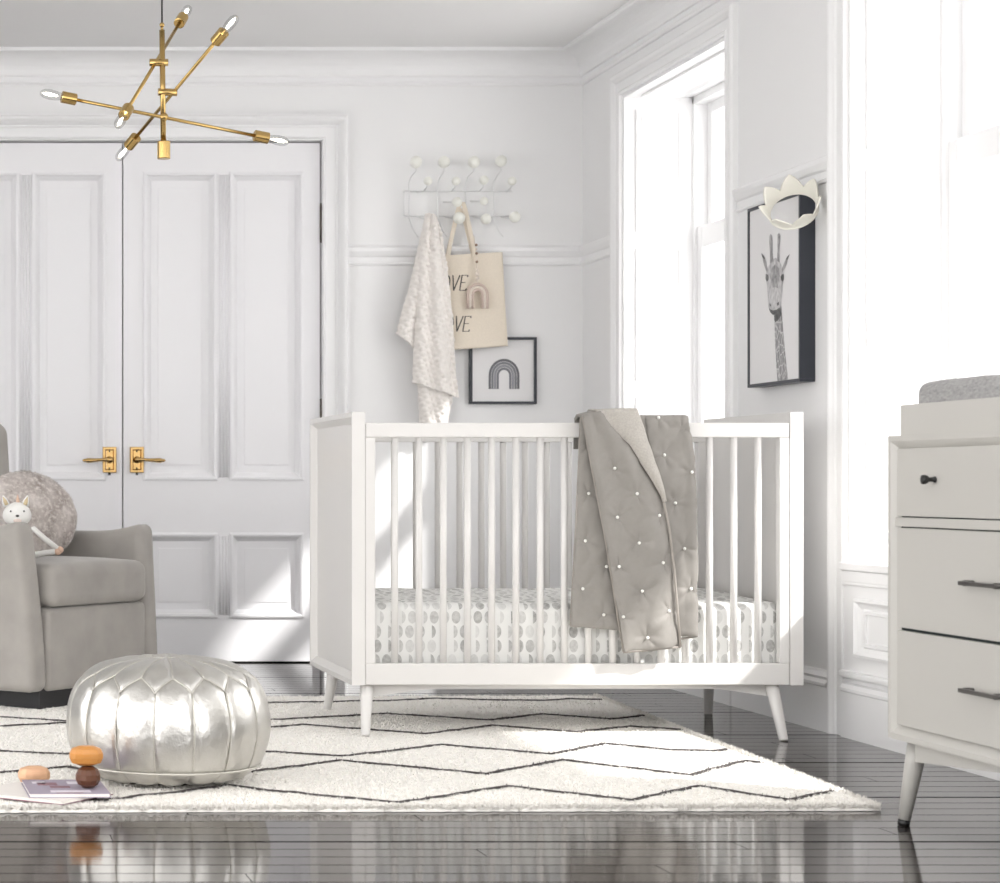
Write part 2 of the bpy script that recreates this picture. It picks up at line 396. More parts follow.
# windows: lining of the reveal, sashes, panes, panelled apron
def window(idx, w):
    y0, y1 = w
    root = bpy.data.objects.new('window_%d' % idx, None); C.objects.link(root); root.location = (XS, (y0+y1)/2, SILL); LOC[root.name] = Vector(root.location); struct(root)
    m = MB()
    m.box(XW-.03, XS+.06, y0-.0, y1, SILL-.022, SILL, .004)                       # window board
    m.box(XW-.022, XW, y0, y1, SILL-.06, SILL-.022, .008)
    m.build('window_sill', TRIM, root)
    for sgn, yj in ((-1, y1), (1, y0)):
        m = MB()
        put = lambda a, b, n, yj=yj, sgn=sgn: (a, yj+sgn*n, b)
        m.box(XW, XS, min(yj, yj+sgn*.012), max(yj, yj+sgn*.012), SILL, HEAD-.012)
        pr = [(0, .012), (0, .020), (.006, .020), (.012, .012), (.018, .010), (.022, .015), (.026, .015), (.03, .0125)]
        for b0, b1 in ((SILL+.06, 1.055), (1.115, 1.62), (1.68, HEAD-.06)):
            frame_ring(m, XW+.045, XS-.045, b0, b1, pr, put)
        m.build('shutter_panel', TRIM, root)
    m = MB(); m.box(XW, XS, y0, y1, HEAD-.012, HEAD)
    frame_ring(m, XW+.05, XS-.05, y0+.06, y1-.06, [(0, .0), (0, .008), (.006, .010), (.014, .004), (.02, 0)], lambda a, b, n: (a, b, HEAD-.012-n)); m.build('head_lining', TRIM, root)
    fr = MB(); sw = .05
    bays = [(y0, y1)] if y1-y0 < 1.3 else [(y0, 3.90), (3.98, y1)]
    fr.box(XS, XS+.09, y0, y0+.03, SILL, HEAD, .003); fr.box(XS, XS+.09, y1-.03, y1, SILL, HEAD, .003); fr.box(XS, XS+.09, y0, y1, HEAD-.04, HEAD, .003); fr.box(XS, XS+.09, y0, y1, SILL, SILL+.03, .003)
    if len(bays) > 1: fr.box(XS-.01, XS+.09, bays[0][1]-.02, bays[1][0]+.02, SILL, HEAD, .003)
    fr.build('window_frame', TRIM, root)
    for a, b in bays:
        a += .028; b -= .028
        for (z0, z1, xo) in ((1.615, HEAD-.03, .05), (SILL+.02, 1.70, .012)):
            s_ = MB(); x = XS+xo
            s_.box(x, x+.035, a, a+sw, z0, z1, .006); s_.box(x, x+.035, b-sw, b, z0, z1, .006)
            s_.box(x, x+.035, a+sw, b-sw, z0, z0+(.085 if xo < .02 else .07), .006); s_.box(x, x+.035, a+sw, b-sw, z1-(.085 if xo < .02 else .05), z1, .006)
            sash = s_.build('window_sash', TRIM, root)
            MB().box(x+.015, x+.019, a+sw-.005, b-sw+.005, z0+.05, z1-.04).build('window_pane', PANE, sash)
    m = MB()                                                                       # panelled apron below the board
    m.box(XW-.012, XW, y0, y1, .17, SILL-.055)
    put = lambda a, b, n: (XW-.012-n, a, b)
    n = 1 if y1-y0 < 1.3 else 2; L = (y1-y0)/n
    for i in range(n):
        frame_ring(m, y0+i*L+.085, y0+(i+1)*L-.085, .235, .40, [(0, 0), (0, .012), (.008, .014), (.016, .006), (.022, .003), (.03, -.0005)], put)
        frame_ring(m, y0+i*L+.135, y0+(i+1)*L-.135, .262, .372, [(0, 0), (.006, .006), (.014, .006), (.016, 0)], put)
    m.box(XW-.022, XW, y0, y1, .405+.03, SILL-.055, .006); m.box(XW-.03, XW, y0, y1, .172, .192, .006)
    m.build('apron_panel', TRIM, root)
window(1, W1); window(2, W2)
# unseen slab added outside above the second window to shade its upper half
struct(MB().box(XO, XO+.5, W2[0]-.8, W2[1], 2.13, 2.27, .01).build('added_shade_slab', WALL))

# double doors
def door(idx, x0, x1, hs):
    # hs: +1 lever pivots at left edge pointing right
    g = .0025; yb, yf = YB+.055, YB+.012
    m = MB(); x0 += g; x1 -= g; z0 = .006; z1 = DH-.002
    Wd = x1-x0
    f = lambda q: x0+q*Wd
    pa = (f(.118), f(.462)); pb = (f(.558), f(.902)); L = (.752, 1.975); S = (.196, .512)
    for a, b in ((x0, pa[0]), (pa[1], pb[0]), (pb[1], x1)): m.box(a, b, yf, yb, z0, z1)
    for a, b in (pa, pb):
        for c, d in ((z0, S[0]), (S[1], L[0]), (L[1], z1)): m.box(a, b, yf, yb, c, d)
        for c, d in (S, L): m.box(a, b, yf+.022, yb, c, d)
    # fluted mullion
    c = (pa[1]+pb[0])/2
    for k in range(-2, 3):
        for z_, z2 in (S, L): m.tube([(c+k*.0125, yf, z_-.0), (c+k*.0125, yf, z2+.0)], .0042, 8)
    d = struct(m.build('door_%d' % idx, DOORM))
    put = lambda a, b, n: (a, yf+.022-n, b)
    pr = [(-.014, .022), (-.013, .029), (-.006, .031), (.002, .028), (.004, .016), (.012, .010), (.014, .006), (.020, .0)]
    for a, b in (pa, pb):
        for q in (S, L):
            m = MB(); frame_ring(m, a, b, q[0], q[1], pr, put)
            m.box(a+.048, b-.048, yf+.0195, yf+.022, q[0]+.048, q[1]-.048, .002)
            m.build('door_panel', DOORM, d)
    # brass handle: rose plate with recessed field, screws, lever
    hz = .822; hx = x0+.054 if hs > 0 else x1-.052
    m = MB(); m.box(hx-.028, hx+.028, yf-.006, yf, hz-.052, hz+.052, .002)
    frame_ring(m, hx-.028, hx+.028, hz-.052, hz+.052, [(0, .0), (.0, .006), (.003, .010), (.010, .010), (.013, .004), (.015, .0)], lambda a, b, n: (a, yf-.005-n, b))
    for sz in (-.034, .034): m.lathe([(0, .002), (.003, .002), (.0035, 0)], 10, (hx, yf-.0065, hz+sz), (0, -1, 0), mi=1)
    m.box(hx-.005, hx+.005, yf-.004, yf, hz-.062, hz-.05, .001, mi=1)
    h = m.build('handle_plate', [GOLD, BLACK], d)
    m = MB(); m.lathe([(.014, 0), (.014, .004), (.009, .008), (.008, .03), (.010, .034), (.010, .046), (0, .047)], 16, (hx, yf-.006, hz), (0, -1, 0))
    yy = yf-.046
    m.tube([(hx, yy, hz), (hx+hs*.03, yy, hz), (hx+hs*.06, yy, hz-.002), (hx+hs*.085, yy, hz-.003), (hx+hs*.094, yy, hz-.003), (hx+hs*.098, yy, hz-.003), (hx+hs*.104, yy, hz-.003), (hx+hs*.112, yy, hz-.003)], [.009, .0062, .0075, .0095, .0095, .006, .007, .002], 14)
    m.build('lever', GOLD, h)
    # hinges on the outer edge
    hx = x1+.004 if hs > 0 else x0-.004
    for z in (1.78, .99):
        m = MB(); m.tube([(hx, yf-.006, z-.07), (hx, yf-.006, z+.07)], .0055, 10); m.ball((hx, yf-.006, z+.075), .006, 10); m.ball((hx, yf-.006, z-.075), .006, 10)
        m.build('hinge', HINGE, d)
    return d
door(1, DX0, DXM, -1); door(2, DXM, DX1, 1)

# ------------------------------------------------------------------ rug
RUGH = .013
q00, q10, q11, q01 = Vector((-.95, 4.63)), Vector((2.075, 4.67)), Vector((2.21, 7.13)), Vector((-.80, 7.05))
def rugxy(u, v):
    return (q00*(1-u)+q10*u)*(1-v)+(q01*(1-u)+q11*u)*v
m = MB(); nu, nv = 300, 240; g = []
for j in range(nv+1):
    row = []
    for i in range(nu+1):
        u, v = i/nu, j/nv; p = rugxy(u, v)
        e = min(u*3.0, (1-u)*3.0, v*2.45, (1-v)*2.45)
        z = RUGH*min(1, .35+e/.018)+(random.random()-.5)*.0025+.0015*noise.noise((p.x*9, p.y*9, 0))
        if e < .001: p = p+Vector((random.uniform(-.004, .004), random.uniform(-.004, .004)))
        row.append(Vector((p.x, p.y, z)))
    g.append(row)
vv = [p for r in g for p in r]; nc = nu+1
ff = [[j*nc+i, j*nc+i+1, (j+1)*nc+i+1, (j+1)*nc+i] for j in range(nv) for i in range(nu)]
bd = [(i, 0) for i in range(nu)]+[(nu, j) for j in range(nv)]+[(i, nv) for i in range(nu, 0, -1)]+[(0, j) for j in range(nv, 0, -1)]
b0 = len(vv)
for (i, j) in bd: q = g[j][i].copy(); q.z = .001; vv.append(q)
for k in range(len(bd)):
    k2 = (k+1) % len(bd); (i, j), (i2, j2) = bd[k], bd[k2]
    ff.append([j*nc+i, b0+k, b0+k2, j2*nc+i2])
m.add(vv, ff, 0, True)
# zigzag lines, knotted in charcoal (x as seen, depth)
def fx(x, Y): return (x-VX)*Y/F
LN = [
 [(-40, 7.02), (120, 6.93), (270, 6.86), (387, 6.92), (437, 7.0), (492, 6.94), (547, 6.93), (568, 6.98), (640, 6.93)],
 [(-60, 6.50), (0, 6.44), (65, 6.33), (180, 6.47), (271, 6.36), (387, 6.53), (488, 6.35), (542, 6.52), (610, 6.38), (668, 6.55)],
 [(-60, 6.12), (0, 6.19), (66, 6.28), (170, 6.08), (271, 6.17), (303, 6.23), (425, 6.00), (492, 6.21), (576, 6.05), (631, 6.19), (730, 6.02)],
 [(-60, 5.70), (0, 5.61), (66, 5.55), (150, 5.72), (267, 5.60), (345, 5.51), (442, 5.75), (551, 5.55), (605, 5.78), (668, 5.64), (720, 5.62), (735, 5.70), (770, 5.58)],
 [(-60, 5.14), (0, 5.19), (67, 5.30), (150, 5.08), (255, 5.22), (341, 5.42), (486, 5.17), (563, 5.43), (690, 5.15), (745, 5.42), (795, 5.30)],
 [(-60, 4.86), (20, 4.98), (100, 4.73), (175, 4.86), (228, 4.97), (300, 4.84), (400, 4.70), (508, 4.96), (631, 4.74), (700, 4.96), (790, 4.74), (835, 4.90)]]
segs = []
for L in LN:
    pts = [Vector((fx(x, Y), Y)) for x, Y in L]; path = []
    for a, b in zip(pts, pts[1:]):
        n = max(2, int((b-a).length/.02)); path += [a.lerp(b, i/n) for i in range(n)]
    path.append(pts[-1]); path = [p for p in path if p.x < 2.075+(p.y-4.67)*.055-.02]
    path = [p+Vector((0, .012*noise.noise((p.x*14, p.y*14, 3))+.006*noise.noise((p.x*45, p.y*45, 8)))) for p in path]
    segs.append(path)
    vv = []; ff = []
    for i, p in enumerate(path):
        t_ = (path[min(i+1, len(path)-1)]-path[max(0, i-1)]).normalized(); nn = Vector((-t_.y, t_.x))
        w_ = .0036+.006*abs(noise.noise((p.x*40, p.y*40, 9)))+random.uniform(-.001, .002)
        for s_, h_ in ((-1, .0), (-.5, .0035), (.5, .0035), (1, .0)):
            q = p+nn*w_*s_; vv.append((q.x, q.y, RUGH+.0005+h_+random.uniform(0, .001)))
    for i in range(len(path)-1):
        for j in range(3): ff.append([i*4+j, i*4+j+1, i*4+5+j, i*4+4+j])
    m.add(vv, ff, 1, True)
# pile blades
def blade(x, y, z, h, mi, w=.0022):
    a = random.uniform(0, PI); l = Vector((random.gauss(0, .45), random.gauss(0, .45), 1)).normalized()*h
    c = Vector((x, y, z)); d = Vector((math.cos(a), math.sin(a), 0))*w
    m.add([c-d, c+d, c+l], [[0, 1, 2]], mi)
for _ in range(60000):
    v = random.random()**1.5; u = random.uniform(.28, 1); p = rugxy(u, v); blade(p.x, p.y, RUGH-.001, random.uniform(.004, .008), 0)
for _ in range(9000):
    p = rugxy(random.uniform(.28, 1), random.uniform(0, .004)); blade(p.x, p.y, random.uniform(.003, RUGH), random.uniform(.006, .011), 0)
for _ in range(7000):
    p = rugxy(1-random.uniform(0, .003), random.random()); blade(p.x, p.y, random.uniform(.003, RUGH), random.uniform(.007, .013), 0)
for path in segs:
    for p in path:
        for k in range(4): blade(p.x+random.uniform(-.012, .012), p.y+random.uniform(-.008, .008), RUGH, random.uniform(.005, .010), 1)
tag(m.build('rug', [RUGM, RUGL], merge=False, fix=False), 'ivory shaggy area rug with thin charcoal zigzag lines on the dark floor', 'rug')

# ------------------------------------------------------------------ crib
CY0, CY1 = 5.97, 6.65
CX0, CX1 = fx(352, CY0), fx(803.5, CY0)
zc = lambda y: H-(y-VY)*CY0/F
ZT, ZR0, ZR1 = zc(412), zc(422.7), zc(437.4)
ZB0, ZB1 = zc(663.5), zc(685.4)
crib = thing('crib', 'white mid-century baby crib with round slats and solid ends standing half on the rug', 'crib', ((CX0+CX1)/2, (CY0+CY1)/2, 0))
TH = .037
for sg in (-1, 1):
    xo = CX0 if sg < 0 else CX1; xi = xo-sg*TH
    m = MB(); a, b = min(xo-sg*.018, xi), max(xo-sg*.018, xi)
    m.box(a, b, CY0, CY1, ZB1, ZT)
    rim = [(0, -.018), (0, 0), (.014, 0), (.030, -.0155), (.031, -.018)]
    frame_ring(m, CY0, CY1, ZB1, ZT, rim, lambda p, q, n, xo=xo, sg=sg: (xo+sg*n, p, q))
    m.build('end_panel', CRIBM, crib)
sx0, sx1 = CX0+TH+.001, CX1-TH-.001
nsl = 16; s0 = fx(396, CY0); ds = (fx(760, CY0)-s0)/15
for (ya, yb) in ((CY0+.002, CY0+.030), (CY1-.030, CY1-.002)):
    fr = MB()
    fr.box(sx0, sx1, ya, yb, ZR1, ZR0, .004); fr.box(sx0, sx1, ya, yb, ZB1+.001, ZB0, .003)
    fr.box(sx0, sx0+.028, ya, yb, ZB0, ZR1, .002); fr.box(sx1-.028, sx1, ya, yb, ZB0, ZR1, .002)
    side = fr.build('side_rail', CRIBM, crib)
    for k in range(nsl):
        x = s0+k*ds; yc = (ya+yb)/2
        MB().tube([(x, yc, ZB0-.004), (x, yc, (ZB0+ZR1)/2), (x, yc, ZR1+.004)], .0098, 14).build('slat', CRIBM, side)
m = MB(); m.box(sx0, sx1, CY0+.03, CY1-.03, ZB1+.004, ZB1+.03)
m.build('mattress_support', CRIBM, crib)
# lower apron rails between the legs
for ya in (CY0+.045, CY1-.07):
    m = MB(); x0, x1 = CX0+.06, CX1-.06; zt = ZB1; n = 24; vv = []
    low = lambda u: zt-.038+.024*min(1, max(0, (abs(u-.5)*-1+.5)/.14))
    top = [(x0+(x1-x0)*i/n, ya, zt) for i in range(n+1)]; bot = [(x0+(x1-x0)*i/n, ya, low(i/n)) for i in range(n+1)]
    m.prism(top+bot[::-1], (0, .022, 0)); m.build('apron', CRIBM, crib)
lt, lb = zc(686), 0
for sx, xx in ((-1, CX0+.049), (1, CX1-.077)):
    for sy, yy in ((-1, CY0+.035), (1, CY1-.035)):
        onrug = not (sx > 0)
        zb = RUGH if onrug else 0.0
        a = Vector((xx, yy, ZB1+.004)); b = Vector((xx+sx*.014, yy+sy*.05, zb))
        if sx > 0: b = Vector((xx+.0155, yy+sy*.05, zb))
        if sy > 0: a.x += (.022 if sx < 0 else .045); b.x += (.022 if sx < 0 else .045)
        m = MB(); m.tube([a, a.lerp(b, .3), a.lerp(b, .97), b], [.0185, .0175, .0125, .0115], 20); m.build('leg', CRIBM, crib)

# mattress
mx0, mx1, my0, my1 = sx0+.006, sx1-.006, CY0+.036, CY1-.036
mh = .385; mb = ZB1+.032
def mxf(q):
    p = q+Vector(((mx0+mx1)/2, (my0+my1)/2, (mh+mb)/2)); p.z += .003*noise.noise((p.x*7, p.y*7, 1))+(.014*min(1, max(0, (p.y-my0)/.5)) if q.z > 0 else 0); 
    return p
m = MB(); m.rbox((mx1-mx0)/2, (my1-my0)/2, (mh-mb)/2, .028, mxf, 5, 30)
tag(m.build('crib_mattress', SHEETM), 'crib mattress in a white fitted sheet printed with grey spots', 'mattress')

# ------------------------------------------------------------------ quilt over the crib rail
def interp(pts, t_):
    # piecewise by equal arclength
    ds_ = [0]
    for a, b in zip(pts, pts[1:]): ds_.append(ds_[-1]+(Vector(b)-Vector(a)).length)
    s = t_*ds_[-1]
    for i in range(len(pts)-1):
        if s <= ds_[i+1]+1e-9:
            k = (s-ds_[i])/(ds_[i+1]-ds_[i]); return Vector(pts[i]).lerp(Vector(pts[i+1]), k)
    return Vector(pts[-1])
def cr(x, y): return (560+x/3.393, 400+y/3.396)
quilt = thing('baby_quilt', 'taupe tufted baby quilt folded over the front rail of the crib', 'quilt', (fx(634, CY0), CY0, zc(650)))
def quilt_sheet(name, L, R, tufts, Y0, thick, material, nu=60, nv=110, over=True, fold=None, puff=.006):
    L = [cr(*p) for p in L]; R = [cr(*p) for p in R]
    T = [Vector(cr(*p)) for p in tufts]
    g = []; s = Y0/F
    for j in range(nv+1):
        v = j/nv; a, b = interp(L, v), interp(R, v); row = []
        for i in range(nu+1):
            u = i/nu; q = a.lerp(b, u); d = 0
            if T:
                dd = sorted(((q-t_).length, k) for k, t_ in enumerate(T)); r = dd[0][0]; t_ = T[dd[0][1]]
                ang = math.atan2(q.y-t_.y, q.x-t_.x)
                d = puff*(1-math.exp(-(r/9.0)**2))*.9
                d += .0017*.72*math.exp(-((r-8)/9.0)**2)*(math.sin(ang*5+dd[0][1]*2.3)+.7*math.sin(ang*8+dd[0][1]))
            e = min(u, 1-u)*abs(b.x-a.x); eb = min(1, .25+min(e, (1-v)*230)/5.0)
            d = d*eb+.007*noise.noise((q.x*.05, q.y*.02, 2.2))+.0036*noise.noise((q.x*.10+q.y*.05, q.y*.07, 5.1))
            if fold: d += fold(u, v)
            Y = Y0-d; w_ = P(q.x, q.y, Y0); w_.y = Y; row.append(w_)
        g.append(row)
    if over:
        top = g[0]; zt = max(p.z for p in top); pre = []
        yb_ = CY0+.035
        for (yy, dz) in ((yb_+.012, -.09), (yb_+.010, -.085), (yb_+.010, -.075), (yb_+.010, -.06), (yb_+.010, -.028), (yb_+.004, -.008), (CY0+.020, .0), (CY0+.004, .0)):
            pre.append([Vector((p.x, yy-(.002 if i % 2 else 0)*0+(CY0-.02-Y0)*.6*(-1 if dz < -.01 else 0), p.z+dz+.004)) for i, p in enumerate(top)])
        g = pre+g
    m = MB(); m.sheet(g, -thick); o = m.build(name, material, quilt)
    for k, t_ in enumerate(T):
        w_ = P(t_.x, t_.y, Y0); w_.y = min((abs(p.x-w_.x)+abs(p.z-w_.z), p.y) for rr in g for p in rr)[1]-.006
        MB().ball(w_+Vector((0, -.004, 0)), .0048, 8, sc3=(1, .7, 1)).build('tuft', TUFT, o)
    return g, o
TB = [(95, 150), (92, 317), (82, 478), (152, 565), (72, 640), (142, 728), (410, 92), (350, 187), (443, 245), (387, 350), (420, 505), (440, 640), (330, 60)]
quilt_sheet('back_fold', [(70, 62), (62, 250), (50, 500), (35, 765)], [(430, 62), (455, 200), (462, 500), (460, 803)], TB, CY0-.012, .006, QUILT, 90, 120,
            fold=lambda u, v: .010*max(0, math.sin((u*3.2-.9)*PI))*(.5+v*.5) if u > .6 else .006*math.sin(u*PI*2))
TF = [(172, 77), (182, 232), (254, 318), (190, 398), (334, 392), (262, 485), (195, 565), (346, 552), (274, 648), (208, 735), (366, 716), (292, 806)]
gF, oF = quilt_sheet('front_fold', [(78, 58), (100, 190), (150, 450), (215, 855)], [(150, 40), (240, 150), (350, 340), (385, 560), (408, 836)], TF, CY0-.038, .006, QUILT, 80, 130,
            fold=lambda u, v: .007*math.sin(u*PI)+.006*math.sin(u*PI*3+1+v))
quilt_sheet('turned_lining', [(122, 38), (235, 150), (345, 325), (352, 345)], [(262, 34), (290, 120), (345, 290), (358, 345)], [], CY0-.050, .004, LINING, 24, 60,
            fold=lambda u, v: .008*math.sin(u*PI))
m = MB()
def edge(pts, Y, r): m.tube([P(*cr(*p), Y) for p in pts], r, 8)
edge([(122, 38), (180, 88), (238, 150), (300, 240), (350, 335), (370, 430), (386, 560), (398, 700), (409, 838)], CY0-.047, .0035)
edge([(409, 838), (310, 848), (215, 857)], CY0-.044, .0032)
edge([(76, 56), (100, 190), (150, 450), (215, 855)], CY0-.042, .0028)
edge([(35, 766), (120, 772), (205, 777)], CY0-.016, .003)
edge([(405, 812), (460, 803)], CY0-.016, .003)
edge([(70, 62), (62, 250), (50, 500), (35, 765)], CY0-.016, .0028)
m.build('binding', BIND, quilt)

# ------------------------------------------------------------------ dresser, tray and pad
XD = 2.015; DY1, DY0 = 4.50, 3.08; DT, DB = .824, .184; XR = 2.545
dr = thing('dresser', 'off-white mid-century dresser with dark pulls, in front of the right window wall', 'dresser', ((XD+XR)/2, (DY0+DY1)/2, 0))
m = MB(); xi = XD+.016
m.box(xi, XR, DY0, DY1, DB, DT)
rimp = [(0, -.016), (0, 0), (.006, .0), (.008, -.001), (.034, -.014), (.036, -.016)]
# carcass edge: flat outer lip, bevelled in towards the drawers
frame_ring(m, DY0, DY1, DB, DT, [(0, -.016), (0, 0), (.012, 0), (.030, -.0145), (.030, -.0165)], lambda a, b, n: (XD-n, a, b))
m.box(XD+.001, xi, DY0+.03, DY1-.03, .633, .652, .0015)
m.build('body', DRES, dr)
c0, c1 = DY0+.032, DY1-.032; mid = (DY0+DY1)/2; gp = .0018
def drawer(y0, y1, z0, z1, kind, ys):
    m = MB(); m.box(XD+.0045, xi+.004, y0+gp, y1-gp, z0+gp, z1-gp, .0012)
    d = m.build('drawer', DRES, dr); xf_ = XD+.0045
    for y in ys:
        m = MB()
        if kind == 'knob':
            z = .731
            m.lathe([(.0065, 0), (.0065, .003), (.0048, .004), (.0045, .014), (.008, .017), (.0098, .022), (.0095, .027), (.0, .030)], 20, (xf_, y, z), (-1, 0, 0)); m.build('knob', BLACK, d)
        else:
            z = kind; xx = xf_-.021
            m.box(xx-.004, xx+.004, y-.072, y+.072, z-.0042, z+.0042, .001)
            for yy in (y-.060, y+.060):
                m.tube([(xf_, yy, z), (xx+.002, yy, z)], [.006, .006], 12)
            m.build('pull', GUN, d)
gapm = MB().box(xi-.0012, xi, c0, c1, DB+.028, DT-.028); gapm.build('drawer_gap', DARKGAP, dr)
drawer(c0, c1, .653, .797-.0+.001, 'knob', (4.295, 3.93, 3.65, 3.285))
for (z0, z1, hz_) in ((.419, .632, .528), (.214, .416, .318)):
    drawer(mid, c1, z0, z1, hz_, (4.078,)); drawer(c0, mid, z0, z1, hz_, (DY0+DY1-4.078,))
for sy, y in ((1, DY1-.034), (-1, DY0+.034)):
    for sx, x in ((-1, XD+.05), (1, XR-.05)):
        a = Vector((x, y, DB+.002)); b = Vector((x+sx*.0285, y+sy*.01, 0))
        m = MB(); m.tube([a, a.lerp(b, .3), a.lerp(b, .93)], [.021, .019, .0125], 20)
        m.tube([a.lerp(b, .93), b], [.0122, .012], 20, mi=1); m.build('leg', [DRES, BLACK], dr)
m = MB(); n = 20; ya, yb = DY0+.06, DY1-.06
low = lambda u: DB-.045+.028*min(1, (0.5-abs(u-.5))/.3)
m.prism([(XD+.03, ya+(yb-ya)*i/n, DB) for i in range(n+1)]+[(XD+.03, ya+(yb-ya)*i/n, low(i/n)) for i in range(n, -1, -1)], (.02, 0, 0)); m.build('apron', DRES, dr)
tray = MB(); tx0, tx1, ty0, ty1, tz = 2.03, 2.50, 3.45, 4.475, .889
tray.box(tx0, tx0+.016, ty0, ty1, DT, tz, .0015); tray.box(tx1-.016, tx1, ty0, ty1, DT, tz, .0015)
tray.box(tx0+.016, tx1-.016, ty0, ty0+.016, DT, tz, .0015); tray.box(tx0+.016, tx1-.016, ty1-.016, ty1, DT, tz, .0015); tray.box(tx0+.016, tx1-.016, ty0+.016, ty1-.016, DT, DT+.01)
tag(tray.build('changing_tray', DRES), 'off-white changing table tray on top of the dresser', 'tray')
def pxf(q):
    p = q+Vector(((tx0+tx1)/2, (ty0+ty1)/2, .888)); e = abs(q.x)/.215
    if q.z > 0: p.z += -.016*(1-e**2)+.004*noise.noise((p.x*9, p.y*9, 0))
    return p
m = MB(); m.rbox((tx1-tx0)/2-.019, (ty1-ty0)/2-.019, .053, .03, pxf, 5, 16)
tag(m.build('changing_pad', KNIT), 'grey knitted changing pad lying in the tray on the dresser', 'changing pad')

# ------------------------------------------------------------------ pouf
PX, PY, PR, PH = .545, 5.06, .243, .305
pr = []
ctl = [(0, .0), (.10, .0), (.165, .004), (.200, .022), (.222, .045), (.236, .085), (.243, .13), (.240, .175), (.228, .215), (.205, .250), (.165, .276), (.11, .291), (.05, .298), (0, .300)]
def spl(c, n):
    out = []
    for i in range(len(c)-1):
        p0 = c[max(i-1, 0)]; p1 = c[i]; p2 = c[i+1]; p3 = c[min(i+2, len(c)-1)]
        for k in range(n):
            t_ = k/n; f_ = lambda a, b, c_, d: .5*((2*b)+(-a+c_)*t_+(2*a-5*b+4*c_-d)*t_*t_+(-a+3*b-3*c_+d)*t_**3)
            out.append((max(0, f_(p0[0], p1[0], p2[0], p3[0])), f_(p0[1], p1[1], p2[1], p3[1])))
    out.append(c[-1]); return out
prof = spl(ctl, 12)
arcl = [0]
for a, b in zip(prof, prof[1:]): arcl.append(arcl[-1]+math.hypot(b[0]-a[0], b[1]-a[1]))
def at_r_top(s):    # point of the profile at arclength s
    for i in range(len(prof)-1):
        if s <= arcl[i+1]: k = (s-arcl[i])/(arcl[i+1]-arcl[i]+1e-12); return (prof[i][0]*(1-k)+prof[i+1][0]*k, prof[i][1]*(1-k)+prof[i+1][1]*k)
    return prof[-1]
def s_of(cond):
    for i, p in enumerate(prof):
        if cond(p): return arcl[i]
sSeamB = s_of(lambda p: p[1] > .040); sV = s_of(lambda p: p[1] > .226); sPk = s_of(lambda p: p[1] > .262); sTop = s_of(lambda p: p[1] > .29 and p[0] < .045)
NP = 16; PH0 = math.radians(8.5)-PI/2     # a side seam faces the camera slightly right
def seamdist(s, th):
    a = ((th-PH0)/(2*PI/NP)) % 1.0; k = min(a, 1-a)       # 0 at side seam, .5 mid panel
    r = max(.02, at_r_top(s)[0]); W_ = 2*PI*r/NP
    ds_ = [abs(s-sSeamB)]
    arch = sV+(sPk-sV)*(2*k)**.75
    if s <= arch: ds_.append(k*W_)
    ds_.append(abs(s-arch)*.75)
    if s > arch and s < sTop: ds_.append((.5-k)*W_)
    if s > sTop-.02: ds_.append(abs(s-sTop))
    return min(ds_)
m = MB(); NT_ = 448; vv = []; ff = []
sN = 150
for i in range(sN+1):
    s = arcl[-1]*i/sN; r, z = at_r_top(s); r2, z2 = at_r_top(min(s+.003, arcl[-1])); r1, z1 = at_r_top(max(0, s-.003))
    tn = Vector((r2-r1, z2-z1)).normalized(); nn = Vector((tn.y, -tn.x))
    for k in range(NT_):
        th = 2*PI*k/NT_; d = seamdist(s, th)
        off = -.0042*math.exp(-(d/.0065)**1.2)-.0018*math.exp(-(d/.02)**2)
        if s > sSeamB: off += .0022*noise.noise((math.cos(th)*5, math.sin(th)*5, s*14))+.0012*math.exp(-(d/.02)**2)*noise.noise((math.cos(th)*30, math.sin(th)*30, s*60))
        if s < sSeamB: off -= .004
        rr = max(0, r+nn.x*off); zz = max(.0, z+nn.y*off)
        vv.append((PX+rr*math.cos(th), PY+rr*math.sin(th), RUGH+.003+zz))
for i in range(sN):
    for k in range(NT_): k2 = (k+1) % NT_; ff.append([i*NT_+k, i*NT_+k2, (i+1)*NT_+k2, (i+1)*NT_+k])
m.add(vv, ff, 0, True)
pouf = thing('pouf', 'round silver metallic leather pouf sitting on the rug', 'pouf', (PX, PY, RUGH))
m.build('leather_cover', SILVER, pouf)
m = MB()
def sp(s, th, off=-.004):
    r, z = at_r_top(s); r2, z2 = at_r_top(min(s+.003, arcl[-1])); r1, z1 = at_r_top(max(0, s-.003)); tn = Vector((r2-r1, z2-z1)).normalized()
    rr = r+tn.y*off; zz = z-tn.x*off; return (PX+rr*math.cos(th), PY+rr*math.sin(th), RUGH+.003+zz)
for p in range(NP):
    t0 = PH0+p*2*PI/NP
    m.tube([sp(sSeamB+(sV-sSeamB)*i/16, t0) for i in range(17)], .0017, 6)
    m.tube([sp(sV+(sPk-sV)*(1-abs(i/8-1))**.75, t0+i/16*2*PI/NP) for i in range(17)], .0017, 6)
    m.tube([sp(sPk+(sTop-sPk)*i/12, t0+PI/NP) for i in range(13)], .0015, 6)
m.tube([sp(sSeamB, 2*PI*i/96, -.002) for i in range(97)], .0028, 6); m.tube([sp(sTop, 2*PI*i/48) for i in range(49)], .0017, 6)
m.build('stitching', STITCH, pouf)

